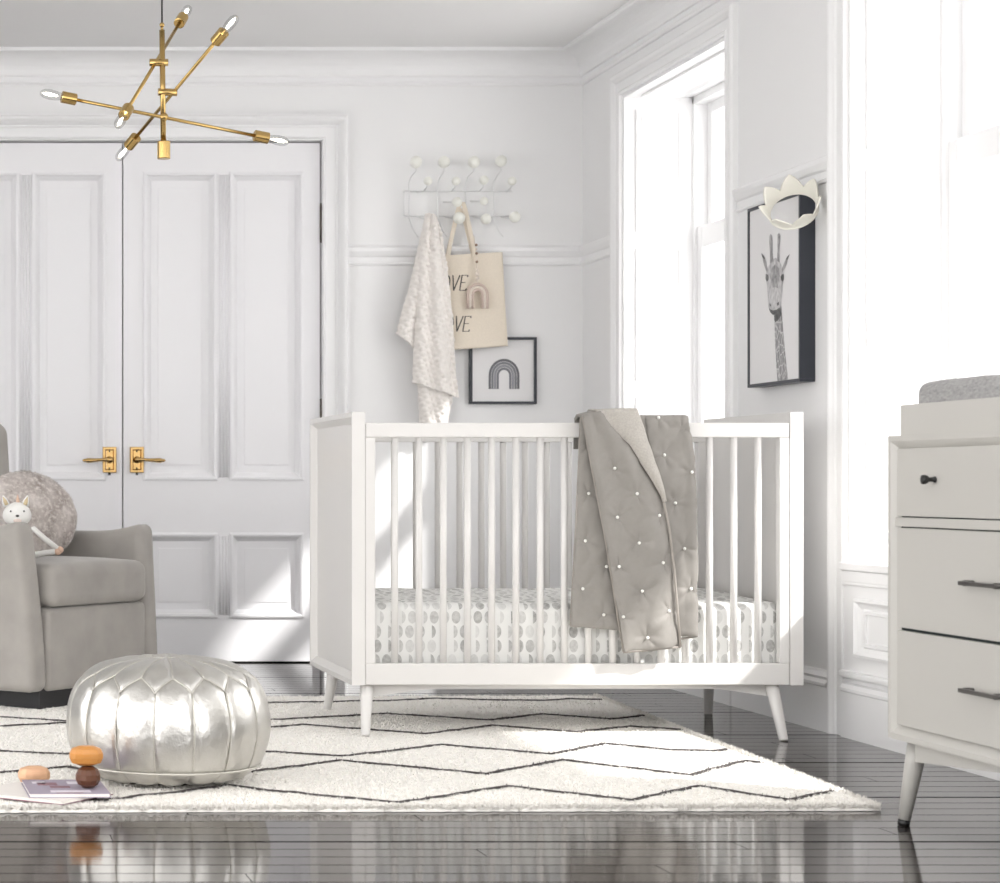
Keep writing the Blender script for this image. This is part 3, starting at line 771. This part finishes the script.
# ------------------------------------------------------------------ armchair
A = math.radians(50); ux = Vector((math.cos(A), math.sin(A), 0)); dx = Vector((-math.sin(A), math.cos(A), 0)); OC = Vector((.285, 6.60, 0))
CW, CD = .722, .84
def ch(x, y, z): return OC+ux*x+dx*y+Vector((0, 0, z+RUGH))
chair = thing('armchair', 'grey velvet armchair on a black plinth beside the closed doors', 'armchair', tuple(ch(CW/2, CD/2, 0)))
m = MB(); 
m.box(.07, CW-.05, .02, CD-.03, 0, .065, .003, xf=lambda q: ch(*q)); m.build('plinth', PLINTH, chair)
def arm(x0, x1, sg):
    hx, hy, hz = (x1-x0)/2, CD/2-.02, .251
    def xf(q):
        x = q.x+(x0+x1)/2; y = q.y+hy; z = q.z+.055+hz; t_ = (z-.055)/.52
        y += .045*max(0, t_)**1.5*max(0, 1-y/.25)                      # front edge rakes back at the top
        z += .03*max(0, t_)**3*(math.exp(-(y/.12)**2)*1.0-.3*math.sin(min(1, y/.6)*PI)) + .04*max(0, t_)**3*max(0, (y-.5)/.3)
        if sg < 0: z += .018*max(0, t_)**2
        x += sg*.025*max(0, t_)**2                                       # flares outward
        return ch(x, y, z)
    MB().rbox(hx, hy, hz, .032, xf, 5, 12).build('arm', VELVET, chair)
arm(0, .095, -1); arm(CW-.095, CW, 1)
def bxf(q):
    y = q.y+.70; z = q.z+.055+.44; t_ = (z-.1)/.8; x = q.x+CW/2
    y += .10*max(0, t_-.3); x = CW/2+(x-CW/2)*(1-.10*max(0, t_-.45))
    y -= .05*(abs(q.x)/.3)**2*max(0, t_)
    return ch(x, y, z)
MB().rbox(CW/2-.005, .085, .44, .05, bxf, 5, 12).build('backrest', VELVET, chair)
def sxf(q):
    y = q.y+.31; z = q.z+.131+.055
    return ch(q.x+CW/2, y-.0, z)
MB().rbox(CW/2-.090, .31, .131, .018, sxf, 4, 8).build('seat_base', VELVET, chair)
def cxf(q):
    z = q.z+.384; s1 = 1-(abs(q.x)/(CW/2-.1))**2.5*.6; s2 = 1-(abs(q.y)/.29)**4*.5
    if q.z > 0: z += .022*s1*s2
    return ch(q.x+CW/2, q.y+.285, z)
cush = MB().rbox(CW/2-.096, .300, .064, .034, cxf, 5, 12).build('seat_cushion', VELVET, chair)
# round fur pillow
fc = ch(.435, .355, 0); fz = .455+RUGH+.148
def ffn(q, d):
    k = 1+.03*noise.noise((d.x*3, d.y*3, d.z*3)); s_ = math.sqrt(max(0, 1-(d.x**2+d.z**2)))
    return Vector((q.x, q.y, q.z))*k
m = MB(); ca, sa = math.cos(.35), math.sin(.35)
def pil(q, d):
    q = ffn(q, d); x, y, z = q; y2 = y+.25*z
    return Vector((x*ca-y2*sa, x*sa+y2*ca, z))
m.ball((fc.x, fc.y, fz), 1, 64, sc3=(.182, .075, .150), fn=pil)
rnd = random.Random(3)
pts = [(v_, ) for v_ in range(0)]
for _ in range(9000):
    th = math.acos(rnd.uniform(-1, 1)); ph = rnd.uniform(0, 2*PI); d = Vector((math.sin(th)*math.cos(ph), math.sin(th)*math.sin(ph), math.cos(th)))
    q = pil(Vector((d.x*.178, d.y*.075, d.z*.150)), d)+Vector((fc.x, fc.y, fz)); nrm = pil(Vector((d.x/.178, d.y/.075, d.z/.150)), d).normalized()
    l = (nrm*.5+Vector((rnd.gauss(0, .5), rnd.gauss(0, .5), rnd.gauss(-.3, .5)))).normalized()*rnd.uniform(.005, .010); s_ = nrm.cross(l).normalized()*.0012
    m.add([q-s_, q+s_, q+l], [[0, 1, 2]])
tag(m.build('round_pillow', FUR, merge=False, fix=False), 'round mottled taupe fur pillow leaning in the armchair', 'pillow')
# plush toy
pc = ch(.235, .24, 0); SZ = .462+RUGH
toy = thing('plush_toy', 'small white plush animal with ears and long thin legs sitting in the armchair', 'stuffed toy', (pc.x, pc.y, SZ))
hc = P(17, 514.5, pc.y-.02)
m = MB(); m.lathe(spl([(0, 0), (.030, .003), (.038, .03), (.030, .065), (.018, .09), (0, .096)], 5), 24, (pc.x, pc.y, SZ)); m.build('body', PLUSH, toy)
m = MB(); m.ball(hc, .047, 32, sc3=(1, .82, .86), fn=lambda q, d: Vector((q.x*(1+.06*(-d.z)), q.y, q.z)))
head = m.build('head', PLUSH, toy)
for ex in (-.0215, .0215): MB().ball(hc+Vector((ex, -.034, .011)), .0032, 10).build('eye', INK, head)
MB().ball(hc+Vector((.0, -.038, -.004)), .0055, 12, sc3=(1.1, .6, .7)).build('nose', INK, head)
MB().ball(hc+Vector((.0, -.033, -.020)), .011, 12, sc3=(1.2, .5, .8)).build('muzzle', mat('pink_felt', (.80, .68, .62), .9), head)
for ex, tx in ((-.034, -.046), (.026, .034)):
    m = MB(); a = hc+Vector((ex, 0, .028)); b = hc+Vector((tx, -.004, .062)); m.tube([a, a.lerp(b, .5), b], [.013, .010, .002], 12)
    m.tube([a+Vector((0, -.008, .004)), a.lerp(b, .5)+Vector((0, -.008, 0)), b+Vector((0, -.002, -.004))], [.007, .006, .001], 10, mi=1); m.build('ear', [PLUSH, TANF], head)
m = MB(); a = hc+Vector((.003, 0, .034)); m.tube([a, a+Vector((-.001, 0, .016)), a+Vector((-.001, 0, .031))], [.006, .005, .001], 10); m.build('horn', PEACH, head)
yl = pc.y-.035
def legp(x, y, dy=0): return P(x, y, yl+dy)
l1 = [Vector((pc.x+.01, pc.y, SZ+.075)), legp(34, 529), legp(45, 539, -.01), legp(58, 549, -.02)]
l2 = [Vector((pc.x+.01, pc.y, SZ+.012)), legp(34, 555), legp(46, 552.5, -.0), legp(56, 551.5, -.02)]
for L in (l1, l2):
    m = MB(); m.tube(L, [.010, .010, .009, .0085], 14); lg = m.build('leg', PLUSH, toy)
    MB().ball(L[-1]+Vector((.006, 0, -.003 if L is l1 else -.0)), .0125, 16, sc3=(1, 1, .95)).build('foot', PEACH, lg)

# ------------------------------------------------------------------ toys and books on the rug
def faceted(c, hx, hy, hz, p=3.2, n=14, m_=8, ry=0):
    m = MB(); cc, ss = math.cos(ry), math.sin(ry)
    def fn(q, d):
        k = (abs(d.x)**p+abs(d.y)**p+abs(d.z)**p)**(-1/p); x, y, z = d.x*k*hx, d.y*k*hy, d.z*k*hz
        return Vector((x*cc-y*ss, x*ss+y*cc, z))
    m.ball(c, 1, n, fn=fn)
    m.sm = [False]*len(m.sm); return m
bk1 = MB(); c = Vector((.268, 4.648)); e1 = Vector((.62, .785)); e2 = Vector((-.80, .60))
def bx(u, v, z): q = c+e1*u+e2*v; return Vector((q.x, q.y, z))
Z0 = RUGH+.004
def book(name, label, put, a, b, t_, z, covm, n_marks=()):
    th = thing(name, label, 'book', tuple(put(a/2, b/2, z)))
    MB().box(-.001, a+.001, -.001, b, z, z+.0018, xf=lambda q: put(*q)).build('back_cover', ROSE if covm is COVER else covm, th)
    MB().box(.002, a-.002, .0, b-.002, z+.0012, z+t_-.0012, xf=lambda q: put(*q)).build('page_block', PAGES, th)
    cv = MB().box(0, a, 0, b, z+t_-.0012, z+t_, xf=lambda q: put(*q)).build('front_cover', covm, th)
    if n_marks:
        m = MB()
        for (a0, a1, b0, b1, mi) in n_marks: m.box(a0, a1, b0, b1, z+t_-.0001, z+t_+.0004, mi=mi, xf=lambda q: put(*q))
        m.build('cover_print', [ROSE, PALEV], cv)
    return z+t_
top1 = book('picture_book', 'white picture book lying at the rug edge, lowest of the pile', bx, .20, .26, .008, Z0, COVER)
c2 = Vector((.199, 4.70)); f1 = Vector((1, .02)).normalized(); f2 = Vector((-.04, 1)).normalized()
def bx2(u, v, z): q = c2+f1*u+f2*v; return Vector((q.x, q.y, z))
top2 = book('picture_book', 'lavender picture book lying on top of the white one, dark ball on it', bx2, .180, .225, .009, top1+.0005, LAV,
            ((.03, .075, .13, .175, 0), (.02, .05, .16, .19, 1), (.055, .10, .09, .12, 0), (.05, .14, .02, .05, 1), (.10, .13, .15, .19, 1), (.06, .12, .005, .015, 0)))
bz = top2
bp = P(88, 777, 4.79)
tag(faceted((bp.x, 4.79, bz+.0255), .0285, .0285, .0255, 2.3).build('wooden_stone', WOODB), 'dark brown faceted wooden stone on the lavender book', 'toy', )
tag(faceted((bp.x-.004, 4.79, bz+.051+.0225), .0385, .026, .0225, 2.9).build('wooden_stone', WOODO), 'orange faceted wooden stone balanced on the dark brown one', 'toy')
pp = P(34, 772, 4.985)
tag(faceted((pp.x, 4.985, RUGH+.003+.0215), .0375, .026, .0215, 3.0, ry=.2).build('wooden_stone', WOODP), 'pale faceted wooden stone on the rug behind the books', 'toy')

# ------------------------------------------------------------------ chandelier
YC = 6.0
ch0 = P(162, 80, YC)
chan = thing('chandelier', 'brass sputnik chandelier with three crossed arms and six bare bulbs under the ceiling', 'chandelier', (ch0.x, YC, ZC))
sx = ch0.x
zz = lambda y: P(0, y, YC).z
m = MB(); m.tube([(sx, YC, zz(24)), (sx, YC, ZC-.02)], .0025, 8); m.build('cable', CABLE, chan)
m = MB(); m.lathe([(0, 0), (.06, 0), (.062, -.012), (.05, -.02), (.012, -.024), (0, -.03)], 32, (sx, YC, ZC)); m.build('canopy', BRASS, chan)
m = MB(); m.tube([(sx, YC, zz(30)), (sx+.004, YC, zz(142))], .0078, 16); m.build('stem', BRASS, chan)
m = MB(); m.ball((sx, YC, zz(25)), .0075, 14); m.tube([(sx, YC, zz(31)), (sx, YC, zz(26))], .004, 10); m.build('swivel', BRASS, chan)
m = MB(); m.lathe([(0, 0), (.0175, 0), (.0185, .002), (.0185, .048), (.0175, .050), (0, .050)], 28, (sx+.005, YC, zz(159)), smooth=False); m.build('stem_cup', BRASS, chan)
def arm_(pa, pb, clamp):
    a, b = P(*pa), P(*pb); d = (b-a).normalized()
    L = (b-a).length
    arm = MB().tube([a+d*.085, b-d*.085], .0050, 12).build('arm', BRASS, chan)
    if clamp:
        p0, p1 = P(*clamp[0], YC), P(*clamp[1], YC)
        MB().tube([p0, p1], .0105, 16).build('clamp', BRASS, chan)
    else:
        MB().ball(P(164, 117, YC), .0125, 16).build('clamp', BRASS, chan)
    for q, dd in ((a, d), (b, -d)):
        sk = MB().lathe([(0, .1062), (.014, .106), (.0165, .1045), (.0165, .1040), (.0165, .0645), (.0165, .064), (.0150, .0635), (0, .0632)], 24, q, dd, smooth=False).build('socket', BRASS, arm)
    for q, dd in ((a, d), (b, -d)):
        bl = MB().lathe(spl([(0, 0), (.006, .002), (.0125, .012), (.0145, .028), (.0135, .045), (.010, .060), (.009, .066)], 4), 20, q, dd).build('bulb', BULBG, arm)
        BUL.append((q, dd))
        m = MB()
        for k in range(4):
            an = k*PI/2+.4; a_ = dd.orthogonal().normalized(); b_ = dd.cross(a_); o_ = a_*math.cos(an)*.0042+b_*math.sin(an)*.0042
            m.tube([q+dd*.014+o_*.5, q+dd*.028+o_*1.0, q+dd*.044+o_*.4], .0010, 6)
        m.tube([q+dd*.044, q+dd*.050], .002, 8)
        m.build('filament', FIL, bl) if False else FILS.append((m, arm))
BUL = []; FILS = []
arm_((40, 92.5, 5.93), (289, 142.5, 6.07), None)
arm_((117, 127, 5.76), (189, 7, 6.26), ((149.5, 62.5), (168, 62.5)))
arm_((117, 160, 6.22), (237, 16, 5.78), ((158, 92), (177, 92.5)))
for mm, arm in FILS: mm.build('filament', FIL, arm)

# ------------------------------------------------------------------ wall rack, blanket, tote, charm, pictures
YR = YB-.03
rack = thing('wall_hook_rack', 'white wire coat rack with round knobs mounted on the back wall', 'coat rack', tuple(P(460, 240, YB)))
balls = [(416, 162, 6), (444, 162, 6), (474, 162, 6), (501, 161, 5.8), (428, 181, 4.4), (456, 181, 4.4), (484, 180, 4.6), (512, 181, 4.4),
         (457, 202, 5), (484, 201, 4.2), (459, 218, 6), (486, 219, 5.4), (515, 217, 5.6), (431, 219, 5.6)]
for (x, y, r) in balls:
    MB().ball(P(x, y, YB-.085), r*YB/F, 20).build('knob', BALLM, rack)
def wire(pts, r=.0028):
    MB().tube([P(x, y, Y) for x, y, Y in pts], r, 8).build('wire', WIREM, rack)
for i, x in enumerate((409, 438, 466, 494)):
    xt = (416, 444, 474, 501)[i]; xb = (431, 459, 486, 515)[i]
    wire([(xt, 162, YB-.085), (xt, 171, YB-.065), (x+2, 177, YR-.005), (x, 183, YR), (x, 200, YR), (x, 218, YR), (x+4, 229, YR-.01), (x+9, 237, YR-.02)])
    x2 = (428, 456, 484, 512)[i]
    wire([(x2, 181, YB-.085), (x2-1, 187, YR-.03), (x2-4, 191, YR)])
    wire([(xb, 219, YB-.085), (xb-4, 219, YR-.02), (xb-14, 216.5, YR)])
for (x2, y2) in ((457, 202), (484, 201)): wire([(x2, y2, YB-.085), (x2-8, y2, YR-.01), (x2-14, y2, YR)])
wire([(404, 191, YR), (460, 191, YR), (512, 191, YR)]); wire([(404, 216, YR), (460, 216, YR), (512, 216, YR)]); wire([(404, 191, YR), (404, 216, YR)])
for x, y in ((417, 192), (507, 192)): wire([(x, y, YR), (x, y, YB)], .004)

blanket = thing('minky_blanket', 'cream bumpy plush blanket hanging from the wall rack left of the tote bag', 'blanket', tuple(P(428, 424, YB-.06)))
def drape(name, L, R, Y0, folds, amp, nu=60, nv=150, dots=.0052, top=.5):
    g = []
    for j in range(nv+1):
        v = j/nv; a, b = interp(L, v), interp(R, v); row = []
        for i in range(nu+1):
            u = i/nu; q = a.lerp(b, u)
            fu = u+.04*math.sin(v*5)
            d = amp*(top+(1-top)*v)*math.sin(fu*PI*folds)+.006*noise.noise((q.x*.06, q.y*.03, 7))+.02*math.sin(u*PI)
            ku = (q.x*.92+q.y*.38); kv = (q.y*.92-q.x*.38)
            d += dots*max(0, math.sin(ku*.85)*math.sin(kv*.75))
            w_ = P(q.x, q.y, Y0); w_.y = Y0-d; row.append(w_)
        g.append(row)
    return MB().sheet(g, -.005).build(name, MINKY, blanket)
drape('back_layer', [(425, 220), (419, 246), (409, 290), (396, 334)], [(432, 219), (428, 260), (422, 310), (418, 352)], YB-.070, 2.2, .008)
drape('front_layer', [(426, 214), (421, 250), (417, 305), (414, 360), (413, 383)], [(435, 215), (441, 232), (448, 278), (453, 330), (456, 375), (459, 398)], YB-.088, 4.2, .012, 90, 220)
drape('lower_tail', [(417, 375), (419, 405), (420, 423)], [(453, 380), (452, 400), (447, 424)], YB-.068, 3.4, .010, 50, 60)

YT = YB-.052
tote = thing('tote_bag', 'natural canvas tote bag with black lettering hanging from the wall rack', 'bag', tuple(P(462, 350, YT)))
g = []
Lt = [(417, 257), (419, 300), (421, 352)]; Rt = [(502.5, 252), (505, 300), (508, 346)]
for j in range(41):
    v = j/40; a, b = interp(Lt, v), interp(Rt, v); row = []
    for i in range(41):
        u = i/40; q = a.lerp(b, u); w_ = P(q.x, q.y, YT)
        w_.y -= .010*math.sin(u*PI)**.6*math.sin(min(1, v*1.1+.05)*PI*.55)+.004*noise.noise((q.x*.05, q.y*.04, 1)); row.append(w_)
    g.append(row)
bag = MB().sheet(g, -.0).build('bag_body', TOTE, tote) if False else None
back = [[Vector((p.x, YT+.004, p.z)) for p in row] for row in g]
m = MB(); nr = 41; vv = [p for r in g for p in r]+[p for r in back for p in r]; ff = []
for i in range(40):
    for j in range(40):
        ff.append([i*41+j, i*41+j+1, (i+1)*41+j+1, (i+1)*41+j]); ff.append([1681+i*41+j, 1681+(i+1)*41+j, 1681+(i+1)*41+j+1, 1681+i*41+j+1])
for i in range(40):
    ff.append([i*41, (i+1)*41, 1681+(i+1)*41, 1681+i*41]); ff.append([i*41+40, 1681+i*41+40, 1681+(i+1)*41+40, (i+1)*41+40])
    ff.append([1640+i, 1641+i, 3321+i+1, 3321+i])
m.add(vv, ff, 0, True); m.build('bag_body', TOTE, tote, fix=True)
def strap(pts, w_, dy, name='strap'):
    vv = []; ff = []
    for i, (x, y, Y) in enumerate(pts):
        p = P(x, y, Y); 
        for q in ((-w_, 0), (w_, 0), (w_, .002), (-w_, .002)): vv.append((p.x+q[0], p.y+q[1]+dy, p.z))
    for i in range(len(pts)-1):
        for k in range(4): ff.append([i*4+k, i*4+(k+1) % 4, (i+1)*4+(k+1) % 4, (i+1)*4+k])
    ff.append([0, 1, 2, 3]); e = len(pts)*4-4; ff.append([e+3, e+2, e+1, e])
    MB().add(vv, ff).build(name, TOTE, tote)
strap([(447, 262, YT-.006), (450, 245, YT-.008), (455, 222, YT-.014), (459, 206, YT-.022), (463, 202, YT-.026), (466, 212, YT-.020), (471, 235, YT-.010), (476, 262, YT-.008)], .0085, 0)
strap([(447, 258, YT+.008), (451, 240, YT+.004), (456, 220, YT-.004), (460, 208, YT-.010), (466, 225, YT-.004), (474, 258, YT+.008)], .0085, 0)
GLY = {'L': [[(0, 1), (0, 0), (.42, 0), (.44, .1)]], 'O': [[(.25+.25*math.cos(2*PI*k/20), .5+.5*math.sin(2*PI*k/20)) for k in range(21)]],
       'V': [[(0, 1), (.22, 0), (.50, 1)]], 'E': [[(.42, .9), (.42, 1), (0, 1), (0, 0), (.44, 0), (.46, .1)], [(0, .52), (.32, .52)]]}
def text(body, px, py_, hpx, Y, parent):
    h = hpx*Y/F; o0 = P(px, py_, Y); m = MB(); adv = .60; n = len(body)
    for i, c_ in enumerate(body):
        for st in GLY[c_]:
            q = [Vector((o0.x+h*((a_-.46)*.92-(n-1-i)*adv+b_*.17), 0, o0.z+h*b_)) for a_, b_ in st]
            for k in range(len(q)-1):
                a_, b_ = q[k], q[k+1]; d = (b_-a_).normalized(); thick = .0014+.0010*abs(d.z)
                nn = Vector((-d.z, 0, d.x))*thick; e = d*.0008
                for p in (a_, b_): pass
                m.prism([Vector((p.x, bagY(p.x, p.z)-.0004, p.z)) for p in (a_-nn-e, b_-nn+e, b_+nn+e, a_+nn-e)], (0, -.0008, 0))
    return m.build('lettering', INK, parent)
def bagY(x, z):
    best = min((abs(p.x-x)+abs(p.z-z), p.y) for r in g for p in r); return best[1]
text('LOVE', 465.5, 290.5, 15.0, YT, tote); text('LOVE', 468.5, 331.5, 15.0, YT, tote)

YK = YT-.028
charm = thing('rainbow_charm', 'small rose clay rainbow charm on a beaded string in front of the tote bag', 'ornament', tuple(P(478, 310, YK)))
m = MB(); m.tube([P(474, 236, YK), P(476, 255, YK), P(477.5, 284, YK)], .0014, 6); m.build('string', CHARM2, charm)
for k in range(9): MB().ball(P(476.2+k*.17, 245+k*4.2, YK), (.0058 if k % 2 == 0 and k < 7 else .0042) if k < 7 else .0085, 10).build('bead', BEADM if k < 6 and k % 2 == 0 else CHARM2, charm)
def arch(cx, cy, r, leg, Y, tr, n=14, lean=0):
    return [P(cx-r-lean, cy+leg, Y)]+[P(cx+r*math.cos(PI-PI*i/n), cy-r*1.1*math.sin(PI*i/n), Y) for i in range(n+1)]+[P(cx+r+lean, cy+leg, Y)]
for r, mt_ in ((9.8, CHARM), (7.3, CHARM2), (4.8, CHARM)):
    MB().tube(arch(477.5, 295, r, 13.5, YK, 0), .0055, 10).build('arch', mt_, charm)

YP = YB-.024
pic = thing('framed_print', 'small black framed print of a grey rainbow below the tote bag', 'picture', tuple(P(503.5, 404, YB)))
a, b = P(470, 337, YP), P(537, 404, YP); yb = YB-.001
m = MB(); fw = .0105
m.box(a.x, b.x, YP, yb, a.z-fw, a.z, .001); m.box(a.x, b.x, YP, yb, b.z, b.z+fw, .001); m.box(a.x, a.x+fw, YP, yb, b.z+fw, a.z-fw, .001); m.box(b.x-fw, b.x, YP, yb, b.z+fw, a.z-fw, .001)
m.build('frame', BLKF, pic); pp_ = MB().box(a.x+fw, b.x-fw, YP+.010, yb, b.z+fw, a.z-fw).build('print_sheet', PRINT, pic)
INKS = [mat('rainbow_ink_%s' % n, c, .8, nscale=200, namp=.25) for n, c in (('charcoal', (.17, .17, .18)), ('slate', (.24, .24, .26)), ('grey', (.31, .31, .33)), ('ash', (.22, .22, .24)))]
m = MB(); yy = YP+.0095; cx, cy = 504, 375.5
for i in range(4):
    ro, ri = 15.4-i*2.65, 15.4-(i+1)*2.65+.35
    out = [(cx-ro, 389)]+[(cx+ro*math.cos(PI-PI*k/18), cy-(ro)*1.08*math.sin(PI*k/18)) for k in range(19)]+[(cx+ro, 389)]
    inn = [(cx-ri, 389)]+[(cx+ri*math.cos(PI-PI*k/18), cy-(ri)*1.08*math.sin(PI*k/18)) for k in range(19)]+[(cx+ri, 389)]
    for k in range(len(out)-1):
        m.prism([P(*out[k], yy), P(*out[k+1], yy), P(*inn[k+1], yy), P(*inn[k], yy)], (0, -.0006, 0), mi=i)
m.build('rainbow_drawing', INKS, pp_)

# giraffe print on the pier of the right wall
XP = 2.555
def G(x, y, dx_=0.0):
    Y = XP*F/(x-VX); return Vector((XP-dx_, Y, H-(y-VY)*Y/F))
ya, yb = G(800.5, 200).y, G(748, 300).y; z0, z1 = 1.027, 1.592
gp_ = thing('framed_print', 'tall black framed giraffe print on the pier between the windows', 'picture', (XW, (ya+yb)/2, z0))
m = MB(); fw = .010
m.box(XP-.002, XW-.001, ya, yb, z0, z0+fw, .0008); m.box(XP-.002, XW-.001, ya, yb, z1-fw, z1, .0008); m.box(XP-.002, XW-.001, ya, ya+fw, z0+fw, z1-fw, .0008); m.box(XP-.002, XW-.001, yb-fw, yb, z0+fw, z1-fw, .0008)
m.build('frame', BLKF, gp_)
sh = MB().box(XP+.002, XW-.001, ya+fw, yb-fw, z0+fw, z1-fw).build('print_sheet', PRINT, gp_)
XP = 2.5565
def gc(x, y): return (720+x/3.533, 160+y/3.533)
def blob(m, pts, mi, lift):
    # centroid fan keeps concave outlines tidy
    q = [G(*gc(*p), lift) for p in pts]; m.prism(q, (-.0003, 0, 0), mi=mi)
def gmat(name, lo, hi, sc_, vor=False):
    t = NT(name); tc = t.n('ShaderNodeTexCoord'); mp = t.n('ShaderNodeMapping'); mp.inputs['Scale'].default_value = (1, 1.6, 1); t.l(tc.outputs['Object'], mp.inputs[0])
    if vor:
        n = t.n('ShaderNodeTexVoronoi', feature='DISTANCE_TO_EDGE'); n.inputs['Scale'].default_value = sc_; t.l(mp.outputs[0], n.inputs['Vector'])
        f = t.mt('MINIMUM', 1.0, t.mt('MULTIPLY', n.outputs['Distance'], 9.0))
    else:
        n = t.n('ShaderNodeTexNoise'); n.inputs['Scale'].default_value = sc_; n.inputs['Detail'].default_value = 5; t.l(mp.outputs[0], n.inputs['Vector'])
        f = t.mt('MULTIPLY', t.mt('SUBTRACT', n.outputs[0], .3), 2.4)
    n2 = t.n('ShaderNodeTexNoise'); n2.inputs['Scale'].default_value = 90; t.l(tc.outputs['Object'], n2.inputs[0])
    t.l(t.mix(t.mt('MULTIPLY', f, t.mt('ADD', .55, t.mt('MULTIPLY', n2.outputs[0], .9))), hi, lo), t.b.inputs['Base Color']); t.b.inputs['Roughness'].default_value = .8
    return t.m
GI = [gmat('giraffe_neck_ink', (.27, .265, .27), (.66, .65, .65), 38, True), gmat('giraffe_face_ink', (.38, .37, .38), (.66, .65, .65), 45),
      gmat('giraffe_dark_ink', (.07, .07, .07), (.22, .22, .22), 80), gmat('giraffe_light_ink', (.46, .45, .45), (.70, .69, .69), 50), gmat('giraffe_horn_ink', (.22, .215, .22), (.50, .49, .49), 60)]
m = MB()
blob(m, [(190, 528), (203, 520), (216, 498), (220, 560), (226, 640), (233, 710), (240, 776), (203, 781), (199, 720), (195, 650), (193, 590)], 0, 0)
blob(m, [(187, 352), (197, 345), (208, 354), (218, 372), (224, 398), (226, 420), (221, 445), (219, 480), (217, 508), (211, 528), (200, 543), (190, 545), (180, 537), (172, 520), (170, 490), (168, 450), (163, 425), (163, 402), (170, 378)], 1, .0004)
blob(m, [(177, 366), (177, 320), (175, 285), (176, 268), (180, 261), (185, 268), (186, 290), (186, 325), (190, 358)], 4, .0005)
blob(m, [(202, 356), (204, 318), (204, 285), (204, 264), (209, 257), (214, 266), (213, 290), (210, 325), (211, 362)], 4, .0005)
blob(m, [(148, 328), (156, 338), (163, 352), (166, 372), (170, 390), (167, 400), (161, 385), (154, 362)], 4, .0005)
blob(m, [(147, 330), (160, 346), (158, 352), (150, 342)], 2, .0008)
blob(m, [(246, 333), (240, 352), (234, 372), (226, 388), (219, 400), (218, 388), (226, 366), (236, 345)], 4, .0005)
blob(m, [(247, 334), (240, 352), (234, 350), (238, 342)], 2, .0008)
blob(m, [(163, 403), (169, 404), (173, 412), (172, 424), (167, 430), (162, 420)], 2, .0008); blob(m, [(226, 403), (220, 404), (215, 412), (217, 424), (222, 430), (227, 420)], 2, .0008)
blob(m, [(183, 382), (196, 368), (210, 384), (212, 410), (206, 440), (203, 468), (189, 470), (185, 440), (178, 412)], 4, .0008)
blob(m, [(180, 455), (196, 448), (210, 456), (212, 490), (204, 515), (190, 518), (178, 500)], 3, .0010)
blob(m, [(176, 506), (180, 508), (182, 516), (178, 518)], 2, .0012); blob(m, [(203, 505), (209, 502), (209, 512), (204, 515)], 2, .0012)
blob(m, [(174, 524), (188, 532), (203, 528), (213, 520), (211, 532), (200, 546), (188, 547), (179, 538)], 2, .0012)
blob(m, [(193, 548), (206, 540), (216, 520), (218, 545), (205, 566), (195, 575)], 2, .0003)
m.build('giraffe_drawing', GI, sh)

# felt crown over the corner of the frame
cc = P(786, 206, 6.24); cc.x = XP-.045
ax = Vector((-.46, -.70, .56)).normalized()
m = MB(); n = 144; NPk = 7
def crn(r, z, an):
    return r, z
a_ = Vector((1, 0, 0)); a_ = (a_-ax*a_.dot(ax)).normalized(); b_ = ax.cross(a_)
vv = []; ff = []; rows = 10
for side in (0, 1):
    for j in range(rows+1):
        for k in range(n):
            an = 2*PI*k/n; fr_ = (k*NPk/n) % 1; pk = (1-abs(2*fr_-1))**.75
            hh = .020+.044*pk; v = j/rows; z = -.022+hh*v; r = .069+.016*v**1.5*(hh/.05)+(.0 if side == 0 else -.0045)
            vv.append(cc+ax*z+(a_*math.cos(an)+b_*math.sin(an))*r)
Nn = (rows+1)*n
for s_ in (0, 1):
    for j in range(rows):
        for k in range(n):
            k2 = (k+1) % n; f = [s_*Nn+j*n+k, s_*Nn+j*n+k2, s_*Nn+(j+1)*n+k2, s_*Nn+(j+1)*n+k]; ff.append(f if s_ == 0 else f[::-1])
for k in range(n):
    k2 = (k+1) % n; ff.append([k, Nn+k, Nn+k2, k2]); e = rows*n; ff.append([e+k, e+k2, Nn+e+k2, Nn+e+k])
m.add(vv, ff, 0, True)
m.tube([cc-ax*.022+(a_*math.cos(2*PI*k/60)+b_*math.sin(2*PI*k/60))*.0675 for k in range(61)], .0042, 8)
tag(m.build('play_crown', CROWNM), 'ivory felt play crown hung over the corner of the giraffe print', 'crown')
